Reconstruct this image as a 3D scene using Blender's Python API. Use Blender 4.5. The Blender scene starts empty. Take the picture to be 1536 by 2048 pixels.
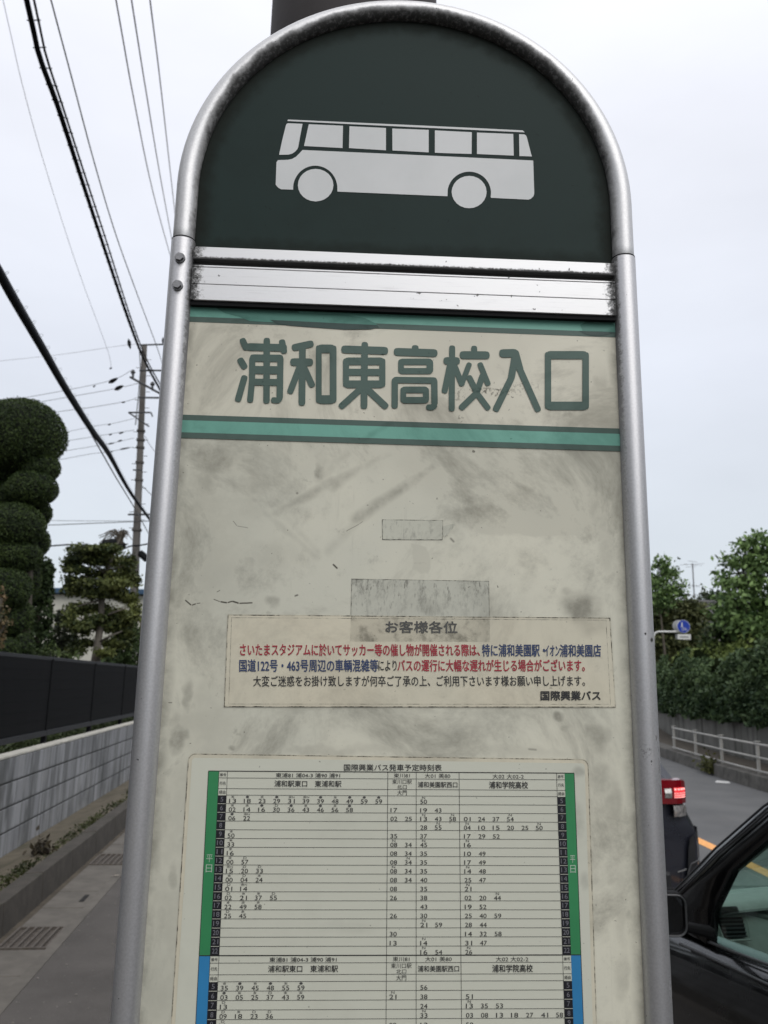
import bpy, math, random
import numpy as np
from mathutils import Vector, Matrix
from mathutils.geometry import tessellate_polygon
random.seed(7); rng = np.random.default_rng(7)
C = bpy.context.scene.collection
SC = bpy.context.scene
rad = math.radians

# ------------------------------------------------------------------ camera
H = 1.70                                   # eye height
F_PX, PITCH, ROLL, YAW, D = 1629.03, .206888, .0183192, -.0428738, .75
Fv = np.array([0, math.cos(PITCH), math.sin(PITCH)]); Uv = np.array([0, -math.sin(PITCH), math.cos(PITCH)]); Rv = np.array([1., 0, 0])
R2 = Rv*math.cos(ROLL)+Uv*math.sin(ROLL); U2 = -Rv*math.sin(ROLL)+Uv*math.cos(ROLL)
cam_d = bpy.data.cameras.new('camera'); cam = bpy.data.objects.new('camera', cam_d); C.objects.link(cam); SC.camera = cam
cam_d.sensor_fit = 'VERTICAL'; cam_d.sensor_height = 36; cam_d.lens = F_PX/2048*36
cam_d.clip_start = .02; cam_d.clip_end = 3000
M = Matrix([[R2[0], U2[0], -Fv[0], 0], [R2[1], U2[1], -Fv[1], 0], [R2[2], U2[2], -Fv[2], H], [0, 0, 0, 1]])
cam.matrix_world = M
cam_d.dof.use_dof = True; cam_d.dof.focus_distance = .80; cam_d.dof.aperture_fstop = cam_d.lens/2.0

def ray(px, py):
    return Fv*F_PX+R2*(px-768)-U2*(py-1024)
def at(px, py, Y):                          # world point at distance Y ahead seen at a photo position
    d = ray(px, py); return Vector(d*(Y/d[1]))+Vector((0, 0, H))
nS = np.array([math.sin(YAW), math.cos(YAW), 0]); eS = np.array([math.cos(YAW), -math.sin(YAW), 0]); U0 = .0495
def S(px, py):                              # photo position -> (x, z) on the face of the bus stop sign
    d = ray(px, py); q = d*(D/np.dot(d, nS)); return float(q@eS-U0), float(q[2]+H)
AZ = rad(6.16)
def rd(lat, along, z=0):                    # road frame on the left side
    return Vector((lat*math.cos(AZ)-along*math.sin(AZ), lat*math.sin(AZ)+along*math.cos(AZ), z))

# ------------------------------------------------------------------ sky, sun, exposure
SC.view_settings.view_transform = 'Standard'; SC.view_settings.look = 'None'; SC.view_settings.gamma = 1
SC.view_settings.exposure = 0.0; SC.view_settings.use_curve_mapping = False
W = bpy.data.worlds.new('World'); SC.world = W; W.use_nodes = True
nt = W.node_tree; nt.nodes.clear(); N = nt.nodes.new; Lk = nt.links.new
out = N('ShaderNodeOutputWorld'); mixs = N('ShaderNodeMixShader'); bg1 = N('ShaderNodeBackground'); bg2 = N('ShaderNodeBackground')
sky = N('ShaderNodeTexSky'); sky.sky_type = 'NISHITA'; sky.sun_disc = False; sky.sun_elevation = rad(43); sky.sun_rotation = rad(153.5)
bg1.inputs[1].default_value = .08; Lk(sky.outputs[0], bg1.inputs[0])
tc = N('ShaderNodeTexCoord'); sx = N('ShaderNodeSeparateXYZ'); Lk(tc.outputs['Generated'], sx.inputs[0])
ramp = N('ShaderNodeValToRGB'); Lk(sx.outputs['Z'], ramp.inputs[0])
el = ramp.color_ramp.elements
el[0].position = 0.0; el[0].color = (.63, .69, .745, 1); el[1].position = 1.0; el[1].color = (1.2, 1.2, 1.25, 1)
for p, c in ((.12, (.70, .755, .81, 1)), (.35, (.82, .86, .95, 1)), (.62, (.97, .99, 1.07, 1))):
    e = el.new(p); e.color = c
no = N('ShaderNodeTexNoise'); no.inputs['Scale'].default_value = 2.2; no.inputs['Detail'].default_value = 5; no.inputs['Roughness'].default_value = .5
mp = N('ShaderNodeMapping'); mp.inputs['Scale'].default_value = (1, 1, 2.6); Lk(tc.outputs['Generated'], mp.inputs[0]); Lk(mp.outputs[0], no.inputs['Vector'])
mr = N('ShaderNodeMapRange'); mr.inputs[1].default_value = .3; mr.inputs[2].default_value = .7; mr.inputs[3].default_value = .94; mr.inputs[4].default_value = 1.07
Lk(no.outputs[0], mr.inputs[0])
vm = N('ShaderNodeVectorMath'); vm.operation = 'SCALE'; Lk(ramp.outputs[0], vm.inputs[0]); Lk(mr.outputs[0], vm.inputs['Scale'])
Lk(vm.outputs[0], bg2.inputs[0]); bg2.inputs[1].default_value = 1.04
mixs.inputs[0].default_value = .9; Lk(bg1.outputs[0], mixs.inputs[1]); Lk(bg2.outputs[0], mixs.inputs[2]); Lk(mixs.outputs[0], out.inputs[0])
sd = bpy.data.lights.new('sun', 'SUN'); sd.energy = 1.4; sd.angle = rad(50); sd.color = (1, .97, .93)
sun = bpy.data.objects.new('sun', sd); C.objects.link(sun)
sun.rotation_euler = Vector((-.45, .90, -.95)).to_track_quat('-Z', 'Y').to_euler(); sun.location = (0, -5, 20)

# ------------------------------------------------------------------ material helpers
def new_mat(name):
    m = bpy.data.materials.new(name); m.use_nodes = True
    return m, m.node_tree, m.node_tree.nodes['Principled BSDF']
class NB:                                   # tiny node builder on object coordinates
    def __init__(s, t):
        s.t = t; s.tc = t.nodes.new('ShaderNodeTexCoord'); s.co = s.tc.outputs['Object']
    def n(s, ty, **k):
        x = s.t.nodes.new(ty)
        for a, b in k.items(): setattr(x, a, b)
        return x
    def inp(s, sock, v):
        if isinstance(v, bpy.types.NodeSocket): s.t.links.new(v, sock)
        elif isinstance(v, (tuple, list)) and len(v) == 3 and sock.type == 'RGBA': sock.default_value = (*v, 1)
        else: sock.default_value = v
    def m(s, op, a, b=0., c=None, clamp=False):
        x = s.n('ShaderNodeMath', operation=op, use_clamp=clamp); s.inp(x.inputs[0], a); s.inp(x.inputs[1], b)
        if c is not None: s.inp(x.inputs[2], c)
        return x.outputs[0]
    def noise(s, sc, det=3, ro=.55, vec=None, scale=None, dist=0):
        x = s.n('ShaderNodeTexNoise'); x.inputs['Scale'].default_value = sc; x.inputs['Detail'].default_value = det
        x.inputs['Roughness'].default_value = ro; x.inputs['Distortion'].default_value = dist
        v = vec or s.co
        if scale:
            mp = s.n('ShaderNodeMapping'); mp.inputs['Scale'].default_value = scale; s.t.links.new(v, mp.inputs[0]); v = mp.outputs[0]
        s.t.links.new(v, x.inputs['Vector']); return x.outputs[0]
    def rng(s, v, a, b, c=0., d=1.):
        x = s.n('ShaderNodeMapRange', interpolation_type='SMOOTHSTEP'); s.inp(x.inputs[0], v)
        for i, q in enumerate((a, b, c, d)): x.inputs[i+1].default_value = q
        return x.outputs[0]
    def mix(s, f, a, b, mode='MIX'):
        x = s.n('ShaderNodeMix', data_type='RGBA', blend_type=mode); s.inp(x.inputs[0], f); s.inp(x.inputs[6], a); s.inp(x.inputs[7], b); return x.outputs[2]
    def bump(s, h, bs, strength=.3, dist=.01):
        x = s.n('ShaderNodeBump'); x.inputs['Strength'].default_value = strength; x.inputs['Distance'].default_value = dist
        s.t.links.new(h, x.inputs['Height']); s.t.links.new(x.outputs[0], bs.inputs['Normal'])
def simple(name, col, rough=.6, metal=0., var=.12, sc=8., bump=0., bsc=60., spec=None, dark=None, bdist=.004):
    m, t, bs = new_mat(name); b = NB(t)
    f = b.rng(b.noise(sc, 5, .6), .25, .75)
    a = tuple(c*(1-var) for c in col); c2 = tuple(min(1, c*(1+var)) for c in col)
    o = b.mix(f, a, c2)
    if dark: o = b.mix(b.m('MULTIPLY', b.rng(b.noise(sc*.35, 6, .65), .5, .72), dark[1]), o, dark[0])
    b.inp(bs.inputs['Base Color'], o); bs.inputs['Roughness'].default_value = rough; bs.inputs['Metallic'].default_value = metal
    if spec is not None: bs.inputs['Specular IOR Level'].default_value = spec
    if bump: b.bump(b.noise(bsc, 4, .6), bs, bump, bdist)
    return m
def leafmat(name, c1, c2, rough=.6):
    m, t, bs = new_mat(name); b = NB(t)
    a = b.n('ShaderNodeAttribute', attribute_name='tint')
    b.inp(bs.inputs['Base Color'], b.mix(a.outputs['Fac'], c1, c2)); bs.inputs['Roughness'].default_value = rough
    bs.inputs['Specular IOR Level'].default_value = .25
    bs.inputs['Subsurface Weight'].default_value = 0
    return m
def tinted_glass(name, tint, ref=.1, rough=.03):
    m = bpy.data.materials.new(name); m.use_nodes = True; t = m.node_tree; t.nodes.clear(); b = NB(t)
    o = b.n('ShaderNodeOutputMaterial'); tr = b.n('ShaderNodeBsdfTransparent'); gl = b.n('ShaderNodeBsdfGlossy'); mx = b.n('ShaderNodeMixShader'); fr = b.n('ShaderNodeLayerWeight'); fr.inputs['Blend'].default_value = .5
    tr.inputs[0].default_value = (*tint, 1); gl.inputs['Roughness'].default_value = rough; gl.inputs[0].default_value = (.9, .95, .95, 1)
    t.links.new(b.m('MULTIPLY_ADD', b.m('POWER', fr.outputs['Facing'], 4.5), .9, ref, clamp=True), mx.inputs[0]); t.links.new(tr.outputs[0], mx.inputs[1]); t.links.new(gl.outputs[0], mx.inputs[2]); t.links.new(mx.outputs[0], o.inputs[0])
    return m

# ------------------------------------------------------------------ geometry helpers
class MB:
    def __init__(s): s.v = []; s.f = []
    def add(s, vs, fs):
        k = len(s.v); s.v += [tuple(v) for v in vs]; s.f += [tuple(i+k for i in f) for f in fs]; return s
    def box(s, x0, x1, y0, y1, z0, z1):
        return s.add([(x0,y0,z0),(x1,y0,z0),(x1,y1,z0),(x0,y1,z0),(x0,y0,z1),(x1,y0,z1),(x1,y1,z1),(x0,y1,z1)],
                     [(0,3,2,1),(4,5,6,7),(0,1,5,4),(1,2,6,5),(2,3,7,6),(3,0,4,7)])
    def hexa(s, p):                         # 8 points, lower ring then upper ring
        return s.add(p, [(0,3,2,1),(4,5,6,7),(0,1,5,4),(1,2,6,5),(2,3,7,6),(3,0,4,7)])
    def tube(s, pts, r, n=10, cap=True):
        pts = [Vector(p) for p in pts]; rs = r if isinstance(r, (list, tuple)) else [r]*len(pts)
        k = len(s.v); up = None
        for i, p in enumerate(pts):
            t = (pts[min(i+1, len(pts)-1)]-pts[max(i-1, 0)]).normalized()
            if up is None: up = t.orthogonal().normalized()
            up = (up-t*up.dot(t)).normalized(); w = t.cross(up)
            for j in range(n):
                a = 2*math.pi*j/n; s.v.append(tuple(p+(up*math.cos(a)+w*math.sin(a))*rs[i]))
        for i in range(len(pts)-1):
            for j in range(n):
                a = k+i*n+j; b = k+i*n+(j+1) % n; s.f.append((a, b, b+n, a+n))
        if cap:
            s.f.append(tuple(k+j for j in range(n))[::-1]); s.f.append(tuple(k+(len(pts)-1)*n+j for j in range(n)))
        return s
    def cyl(s, a, b, r, n=16, r2=None): return s.tube([a, b], [r, r if r2 is None else r2], n)
    def grid(s, rows, closed=False, flip=False):
        k = len(s.v); m = len(rows[0])
        for r in rows: s.v += [tuple(p) for p in r]
        for i in range(len(rows)-1):
            for j in range(m if closed else m-1):
                q = (k+i*m+j, k+i*m+(j+1) % m, k+(i+1)*m+(j+1) % m, k+(i+1)*m+j); s.f.append(q[::-1] if flip else q)
        return s
    def poly(s, pts2, y, depth=0.):         # flat polygon in the x-z plane at y (towards -y), optional thickness
        tri = tessellate_polygon([[Vector((p[0], p[1], 0)) for p in pts2]]); k = len(s.v)
        s.v += [(p[0], y, p[1]) for p in pts2]
        for t in tri:
            a, b, c = (pts2[i] for i in t)
            cr = (b[0]-a[0])*(c[1]-a[1])-(b[1]-a[1])*(c[0]-a[0])
            s.f.append(tuple(k+i for i in (t if cr > 0 else t[::-1])))
        if depth:
            n = len(pts2); s.v += [(p[0], y+depth, p[1]) for p in pts2]
            for i in range(n): s.f.append((k+i, k+(i+1) % n, k+n+(i+1) % n, k+n+i))
        return s
    def build(s, name, mat, parent=None, smooth=False, loc=None, rot=None, bevel=0., sub=0, label=None, kind=None):
        me = bpy.data.meshes.new(name); me.from_pydata(s.v, [], s.f); me.materials.append(mat)
        if smooth: me.polygons.foreach_set('use_smooth', [True]*len(me.polygons))
        return link(name, me, parent, loc, rot, bevel, sub, label, kind, smooth)
def link(name, me, parent=None, loc=None, rot=None, bevel=0., sub=0, label=None, kind=None, smooth=False):
    o = bpy.data.objects.new(name, me); C.objects.link(o); o.parent = parent
    if loc is not None: o.location = loc
    if rot is not None: o.rotation_euler = rot
    if bevel:
        b = o.modifiers.new('b', 'BEVEL'); b.width = bevel; b.segments = 2; b.limit_method = 'ANGLE'; b.angle_limit = rad(40)
    if sub:
        b = o.modifiers.new('s', 'SUBSURF'); b.levels = b.render_levels = sub
    if label: o['label'] = label
    if kind: o['kind'] = kind
    return o
def tag(o, label, cat, group=None):
    o['label'] = label; o['category'] = cat
    if group: o['group'] = group
    return o
def thing(name, label, cat, loc=(0, 0, 0), rz=0., group=None):
    o = bpy.data.objects.new(name, None); C.objects.link(o); o.location = loc; o.rotation_euler = (0, 0, rz); o.empty_display_size = .1
    return tag(o, label, cat, group)
def struct(o): o['kind'] = 'structure'; return o

def leaves(name, pts, size, mat, parent=None, kind=None, nrm=None, flat=.0, tint=None, aspect=1.6, loc=None, sizevar=.35):
    """many small pointed leaf faces at pts"""
    pts = np.asarray(pts, dtype=np.float64); n = len(pts)
    a = rng.normal(size=(n, 3)); a /= np.linalg.norm(a, axis=1)[:, None]
    if nrm is not None:
        a = a*(1-flat)+nrm*flat; a /= np.linalg.norm(a, axis=1)[:, None]
    r = rng.normal(size=(n, 3)); u = np.cross(a, r); u /= np.linalg.norm(u, axis=1)[:, None]; w = np.cross(a, u)
    sz = (size*(1+rng.uniform(-sizevar, sizevar, n)))[:, None]
    P = np.stack([pts-u*sz*.5*aspect, pts-w*sz*.42+a*sz*.12, pts+u*sz*.5*aspect, pts+w*sz*.42+a*sz*.12], 1).reshape(-1, 3)
    me = bpy.data.meshes.new(name); me.vertices.add(4*n); me.vertices.foreach_set('co', P.astype(np.float32).ravel())
    me.loops.add(4*n); me.loops.foreach_set('vertex_index', np.arange(4*n, dtype=np.int32))
    me.polygons.add(n); me.polygons.foreach_set('loop_start', np.arange(0, 4*n, 4, dtype=np.int32))
    me.update(calc_edges=True); me.materials.append(mat)
    at_ = me.attributes.new('tint', 'FLOAT', 'POINT')
    tv = rng.uniform(0, 1, n) if tint is None else np.clip(tint+rng.normal(0, .18, n), 0, 1)
    at_.data.foreach_set('value', np.repeat(tv, 4).astype(np.float32))
    return link(name, me, parent, loc, kind=kind)
def wob(p, s=1.):                           # cheap smooth 3-D wobble
    p = np.asarray(p)*s
    return (np.sin(p[..., 0]*1.7+p[..., 1]*2.3)+np.sin(p[..., 1]*1.3+p[..., 2]*2.9+1.)+np.sin(p[..., 2]*1.9+p[..., 0]*3.1+2.)+.5*np.sin(p.sum(-1)*5.3))/3.5

# ------------------------------------------------------------------ text
_tc = bpy.data.curves.new('tmp', 'FONT'); _to = bpy.data.objects.new('tmp', _tc); C.objects.link(_to)
_cache = {}
def glyphs(txt, bold=0.):
    k = (txt, bold)
    if k not in _cache:
        _tc.body = txt; _tc.resolution_u = 3
        me = bpy.data.meshes.new_from_object(_to)
        v = np.zeros(len(me.vertices)*3); me.vertices.foreach_get('co', v); v = v.reshape(-1, 3)[:, :2]
        f = [tuple(p.vertices) for p in me.polygons]; bpy.data.meshes.remove(me)
        mn = v.min(0); mx = v.max(0); _cache[k] = ((v-mn)/(mx-mn), f)
    return _cache[k]
def put_text(mb, txt, tl, tr, bl, y, bold=0.):     # fit the text's box to three plane corners
    v, f = glyphs(txt); tl, tr, bl = (np.array(p) for p in (tl, tr, bl))
    P = bl+v[:, :1]*(tr-tl)+v[:, 1:]*(tl-bl)
    h_ = bold*float(np.linalg.norm(tl-bl))
    for i, (a, b_) in enumerate(((-1, -.5), (1, .5), (-.5, 1), (.5, -1)) if bold else ((0, 0),)):
        mb.add([(p[0]+a*h_, y-i*.00001, p[1]+b_*h_) for p in P], f)
def text_px(mb, txt, x0, x1, ya, yb, y, bold=0., yr=0.):  # photo box; yr: how much lower the right end sits
    put_text(mb, txt, S(x0, ya), S(x1, ya+yr), S(x0, yb), y, bold)

# ================================================================== GROUND
m_asphalt, t, bs = new_mat('asphalt'); b = NB(t)
c = b.mix(b.rng(b.noise(1.1, 5, .6), .3, .7), (.092, .094, .095), (.122, .123, .122))
c = b.mix(b.m('MULTIPLY', b.rng(b.noise(140, 2, .5), .55, .75), .5), c, (.20, .195, .19))
c = b.mix(b.m('MULTIPLY', b.rng(b.noise(.5, 6, .7, scale=(1, .25, 1)), .52, .7), .35), c, (.06, .06, .06))
b.inp(bs.inputs['Base Color'], c); bs.inputs['Roughness'].default_value = .85; b.bump(b.noise(110, 3, .6), bs, .5, .004)
m_walk, t, bs = new_mat('sidewalk_asphalt'); b = NB(t)
c = b.mix(b.rng(b.noise(1.6, 6, .65), .3, .7), (.064, .058, .052), (.096, .087, .079))
c = b.mix(b.m('MULTIPLY', b.rng(b.noise(160, 2, .5), .6, .75), .6), c, (.2, .19, .175))
c = b.mix(b.rng(b.noise(38, 2, .5), .73, .76), c, (.30, .29, .26))
b.inp(bs.inputs['Base Color'], c); bs.inputs['Roughness'].default_value = .9; b.bump(b.noise(120, 3, .6), bs, .5, .004)
m_earth = simple('earth', (.075, .062, .045), .95, var=.3, sc=5, bump=.6, bsc=30)
m_conc = simple('drain_concrete', (.125, .114, .098), .9, var=.16, sc=6, bump=.4, bsc=90, dark=((.07, .066, .055), .6))
m_kerbm = simple('kerb_concrete', (.060, .053, .044), .92, var=.25, sc=9, bump=.6, bsc=50, dark=((.045, .045, .03), .8))

struct(MB().box(-700, 700, -300, 1200, -.35, -.02).build('ground', m_earth))
# carriageway sheet and sidewalk sheet
KL = [(.95, -12), (.42, -4), (.35, .6), (-.02, 4), (-.55, 9), (-1.2, 15), (-3.2, 33), (-9, 85)]
KR = [(6.2, -12), (6.3, -4), (6.35, .6), (6.42, 5), (6.5, 10), (6.56, 14.4), (6.62, 16.2), (6.8, 18.3), (7.1, 21.5), (7.8, 26), (9.6, 33), (14, 48), (24, 85)]
def interp(L, y): return float(np.interp(y, [p[1] for p in L], [p[0] for p in L]))
ys = [-12, -4, .6, 4, 9, 14.4, 16.2, 18.3, 21.5, 26, 33, 48, 85]
mb = MB(); mb.grid([[(interp(KL, y), y, 0.), (interp(KR, y)+.05, y, 0.)] for y in ys]); struct(mb.build('road', m_asphalt))
mb = MB(); mb.grid([[rd(-1.415, y, .0), Vector((interp(KL, y)-.15, y, .0))] for y in ys[:-1]]); struct(mb.build('sidewalk', m_walk))
# low flush kerb between sidewalk and road
mb = MB(); mb.grid([[Vector((interp(KL, y)+dx, y, z)) for dx, z in ((.0, -.02), (0, .03), (-.14, .035), (-.15, -.02))] for y in ys[:-1]], flip=True)
struct(mb.build('kerb', m_conc))
m_orange = simple('road_paint_orange', (.90, .42, .13), .7, var=.12, sc=30, dark=((.3, .2, .1), .5))
m_white = simple('road_paint_white', (.6, .6, .58), .7, var=.12, sc=30, dark=((.2, .2, .2), .6))
CL = [(3.55, -12), (3.66, .6), (3.70, 8), (3.58, 14), (3.3, 20), (3.2, 30), (4, 60)]
mb = MB(); mb.grid([[(interp(CL, y)-.075, y, .004), (interp(CL, y)+.075, y, .004)] for y in np.linspace(-12, 60, 60)]); o = mb.build('road_centre_line', m_orange); struct(o)
mb = MB(); mb.grid([[(interp(KR, y)-.55, y, .004), (interp(KR, y)-.42, y, .004)] for y in np.linspace(-12, 20, 40)])
# (no edge line is visible in the photo near the kerb)

# ---- left gutter: covers, gratings, kerb, weeds
gut = thing('drain_cover_row', 'row of concrete drain covers with steel gratings along the left kerb', 'drain covers', rd(0, 0, 0), AZ)
m_steel = simple('galvanised_steel', (.12, .105, .09), .7, .3, var=.25, sc=40, dark=((.09, .07, .05), .8))
m_pit = simple('drain_pit', (.012, .011, .010), .9)
cov_me = grate = None
L0 = 5.87-.49*14
for i in range(60):
    y0 = L0+.49*i
    if (i-14) % 5 == 0:
        g = bpy.data.objects.new('grating', None); C.objects.link(g); g.parent = gut; g.location = (0, y0, 0)
        if grate is None:
            p = MB().box(-1.80, -1.485, .01, .48, -.12, -.05); pit = p.build('pit', m_pit, g); fr = MB()
            for a in ((-1.80, -1.785, .01, .48), (-1.50, -1.485, .01, .48), (-1.785, -1.5, .01, .025), (-1.785, -1.5, .465, .48)): fr.box(*a, -.03, .004)
            frm = fr.build('frame', m_steel, g); br = MB()
            for k in range(22): br.box(-1.785, -1.5, .04+.0195*k, .050+.0195*k, -.03, -.012)
            for k in range(5): x = -1.74+.05*k; br.box(x, x+.014, .025, .465, -.02, .004)
            brm = br.build('bars', m_steel, g); grate = (pit.data, frm.data, brm.data)
        else:
            for nm, me in zip(('pit', 'frame', 'bars'), grate): link(nm, me, g)
    else:
        if cov_me is None:
            q = MB().box(-1.80, -1.485, .006, .484, -.06, .0)
            cover = q.build('cover', m_conc, gut, loc=(0, y0, 0), bevel=.006); cov_me = cover.data
        else:
            cover = link('cover', cov_me, gut, (0, y0, random.uniform(-.003, .001)), bevel=.006)
        if i % 5 == 1 or i == 16:
            MB().box(-1.565, -1.53, .16, .36, .0005, .003).build('lifting_slot', m_pit, gut, loc=(0, y0, 0))
MB().box(-1.484, -1.41, L0, L0+30, -.06, .006).build('edge_strip', m_conc, gut)
MB().box(-1.80, -1.486, L0, L0+30, -.2, -.125).build('channel_floor', m_pit, gut)
kerb = thing('retaining_kerb', 'low weathered concrete kerb below the block wall', 'kerb', rd(0, 0, 0), AZ); kb = None
for i in range(32):
    y0 = -1.0+i*.9
    if kb is None:
        q = MB(); q.add([(-1.86, 0, -.05), (-2.02, 0, -.05), (-2.02, 0, .19), (-1.875, 0, .2)]+[(-1.86, .894, -.05), (-2.02, .894, -.05), (-2.02, .894, .19), (-1.875, .894, .2)], [(0,1,2,3),(7,6,5,4),(0,3,7,4),(3,2,6,7),(2,1,5,6)])
        o = q.build('kerb_section', m_kerbm, kerb, loc=(0, y0, 0), bevel=.008); kb = o.data
    else: link('kerb_section', kb, kerb, (0, y0, random.uniform(-.004, .004)), bevel=.008)
mb = MB(); yy = np.linspace(-1, 28, 90)
mb.grid([[rd(-2.01, y, .15), rd(-2.14, y, .165+.01*math.sin(y*5)), rd(-2.28, y, .13+.012*math.sin(y*3.3)), rd(-2.45, y, .07), rd(-2.62, y, .055)] for y in yy])
m_foot = simple('footing_concrete', (.115, .098, .068), .95, var=.25, sc=7, bump=.6, bsc=40, dark=((.06, .055, .03), .8))
struct(mb.build('planting_strip', m_foot, smooth=True))
m_weed = leafmat('weed_leaf', (.022, .028, .010), (.060, .068, .022))
n = 9000; al = rng.uniform(-1, 26, n); dens = .5+.5*np.sin(al*2.1)+.3*np.sin(al*5.3)
keep = rng.uniform(0, 1.1, n) < dens*.6+.45; al = al[keep]; n = len(al)
la = -2.10+rng.normal(0, .038, n); hz_ = 0.160+np.abs(rng.normal(0, .012, n))*(1+.8*np.sin(al*3.7))
leaves('weeds', [tuple(rd(a, c_, h)) for a, c_, h in zip(la, al, hz_)], .020, m_weed, kind='stuff', tint=.4+.3*np.sin(al*4))
n = 160; cl = rd(-2.13, 7.95, .2); leaves('weed_tuft', np.array(cl)+rng.normal(0, 1, (n, 3))*np.array([.04, .08, .05]), .035, leafmat('dark_weed', (.03, .025, .02), (.06, .05, .03)), kind='stuff')
o = MB().add([(0, 0, 0), (.05, .01, .006), (.085, .0, .002), (.05, -.016, .008)], [(0, 3, 1), (1, 3, 2)]).build('fallen_leaf', simple('pale_leaf', (.55, .47, .38), .8), loc=Vector((-2.32, 7.6, .012)), rot=(0, 0, .3))
tag(o, 'small pale dry leaf on the drain cover before the grating', 'leaf')
m_grit = simple('grit', (.19, .175, .155), .9)
pp = [rd(random.uniform(-1.4, -.2), random.uniform(3, 10), .004) for _ in range(150)]
g = MB()
for p in pp:
    s = random.uniform(.003, .009); g.add([p+Vector((-s, -s*.5, 0)), p+Vector((s, -s*.7, 0)), p+Vector((s*.3, s, 0)), p+Vector((0, 0, s*.8))], [(0, 1, 3), (1, 2, 3), (2, 0, 3)])
g.build('grit', m_grit, kind='stuff')

# ---- block wall (left)
m_block, t, bs = new_mat('wall_block'); b = NB(t)
oi = b.n('ShaderNodeObjectInfo'); geo = b.n('ShaderNodeNewGeometry'); pos = geo.outputs['Position']
c = b.mix(oi.outputs['Random'], (.22, .225, .235), (.33, .335, .345))
st = b.m('MAXIMUM', b.m('MULTIPLY', b.rng(b.noise(1, 5, .65, vec=pos, scale=(9, 9, .5)), .42, .62), .85), b.rng(b.noise(1, 4, .6, vec=pos, scale=(2.6, 2.6, .6)), .47, .62))
c = b.mix(b.m('MULTIPLY', st, .74), c, (.050, .054, .050))
c = b.mix(b.m('MULTIPLY', b.rng(b.noise(2.2, 4, .6, vec=pos), .5, .75), .35), c, (.33, .33, .32))
sz = b.n('ShaderNodeSeparateXYZ'); t.links.new(b.co, sz.inputs[0])
c = b.mix(b.rng(b.m('ADD', sz.outputs['Z'], b.m('MULTIPLY', b.noise(14, 3), .04)), .045, .018, 0, .55), c, (.05, .05, .045))
b.inp(bs.inputs['Base Color'], c); bs.inputs['Roughness'].default_value = .92; b.bump(b.noise(70, 4, .6, vec=pos), bs, .5, .006)
m_mortar = simple('mortar', (.035, .035, .033), .95, var=.3, sc=20)
wall = thing('block_wall', 'grey concrete block wall with dark streaks carrying the black fence', 'wall', rd(0, 0, 0), AZ)
MB().box(-2.73, -2.612, -1.2, 28.4, .0, .94).build('mortar_core', m_mortar, wall)
rowz = [.045, .272, .499, .726, .955]; bm_ = {}
for r in range(4):
    for i in range(70):
        y0 = 9.45-.42*25+.42*i
        if y0 > 28: break
        key = r
        if key not in bm_:
            hh = rowz[r+1]-rowz[r]-.015
            q = MB().box(-2.74, -2.60, .006, .414, 0, hh)
            o = q.build('block', m_block, wall, loc=(0, y0, rowz[r]), bevel=.004); bm_[key] = o.data
        else: link('block', bm_[key], wall, (random.uniform(-.002, .002), y0, rowz[r]), bevel=.004)
m_cap = simple('wall_cap', (.52, .50, .44), .9, var=.15, sc=12, dark=((.2, .2, .16), .5))
MB().box(-2.745, -2.603, -1.2, 28.4, .949, .966).build('coping', m_cap, wall)
# ---- black fence
m_fence = simple('fence_black', (.0055, .0058, .0065), .8, var=.15, sc=3, spec=.10)
m_fence_rail = simple('fence_rail', (.020, .021, .024), .6, var=.1, sc=3, spec=.25)
fence = thing('panel_fence', 'black solid slat fence standing on the grey block wall', 'fence', rd(0, 0, 0), AZ)
pm = rm = None
for i in range(14):
    y0 = 9.97-2.12*5+2.12*i-.02
    if pm is None:
        pm = MB().box(-2.79, -2.74, -.03, .03, .94, 1.9).build('post', m_fence, fence, loc=(0, y0, 0)).data
        rm = MB().box(-2.80, -2.748, .002, 2.118, 1.885, 1.925).build('top_rail', m_fence_rail, fence, loc=(0, y0, 0), bevel=.004).data
        r2 = MB().box(-2.785, -2.738, .002, 2.118, 1.045, 1.105).build('bottom_rail', m_fence_rail, fence, loc=(0, y0, 0), bevel=.004).data
        s_ = MB(); s_.add([(-2.752, .0, 0), (-2.752, 2.12, 0), (-2.750, 2.12, .002), (-2.750, 0, .002), (-2.750, 0, .1095), (-2.750, 2.12, .1095), (-2.752, 0, .1112), (-2.752, 2.12, .1112), (-2.77, 0, .0), (-2.77, 2.12, 0), (-2.77, 0, .1112), (-2.77, 2.12, .1112)],
               [(0, 1, 2, 3), (3, 2, 5, 4), (4, 5, 7, 6), (9, 8, 10, 11), (8, 9, 1, 0), (10, 6, 7, 11)])
        sl = s_.build('slat', m_fence, fence, loc=(0, y0, 1.107)).data
        for k in range(1, 7): link('slat', sl, fence, (0, y0, 1.107+.111*k))
    else:
        link('post', pm, fence, (0, y0, 0)); link('top_rail', rm, fence, (0, y0, 0), bevel=.004); link('bottom_rail', r2, fence, (0, y0, 0), bevel=.004)
        for k in range(7): link('slat', sl, fence, (0, y0, 1.107+.111*k))
# garden behind the wall
mb = MB(); mb.grid([[rd(-2.735, y, .86), rd(-4, y, .9), rd(-9, y, .9), rd(-30, y, .85)] for y in np.linspace(-1.2, 28.4, 20)]); struct(mb.build('garden_ground', m_earth))
m_gc = leafmat('ground_cover', (.035, .05, .015), (.10, .13, .05))
n = 16000; al = rng.uniform(4, 24, n); la = -2.83-rng.uniform(0, .5, n)
leaves('ground_cover', [tuple(rd(a, c_, h)) for a, c_, h in zip(la, al, .9+np.abs(rng.normal(0, .055, n)))], .035, m_gc, kind='stuff')

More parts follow.
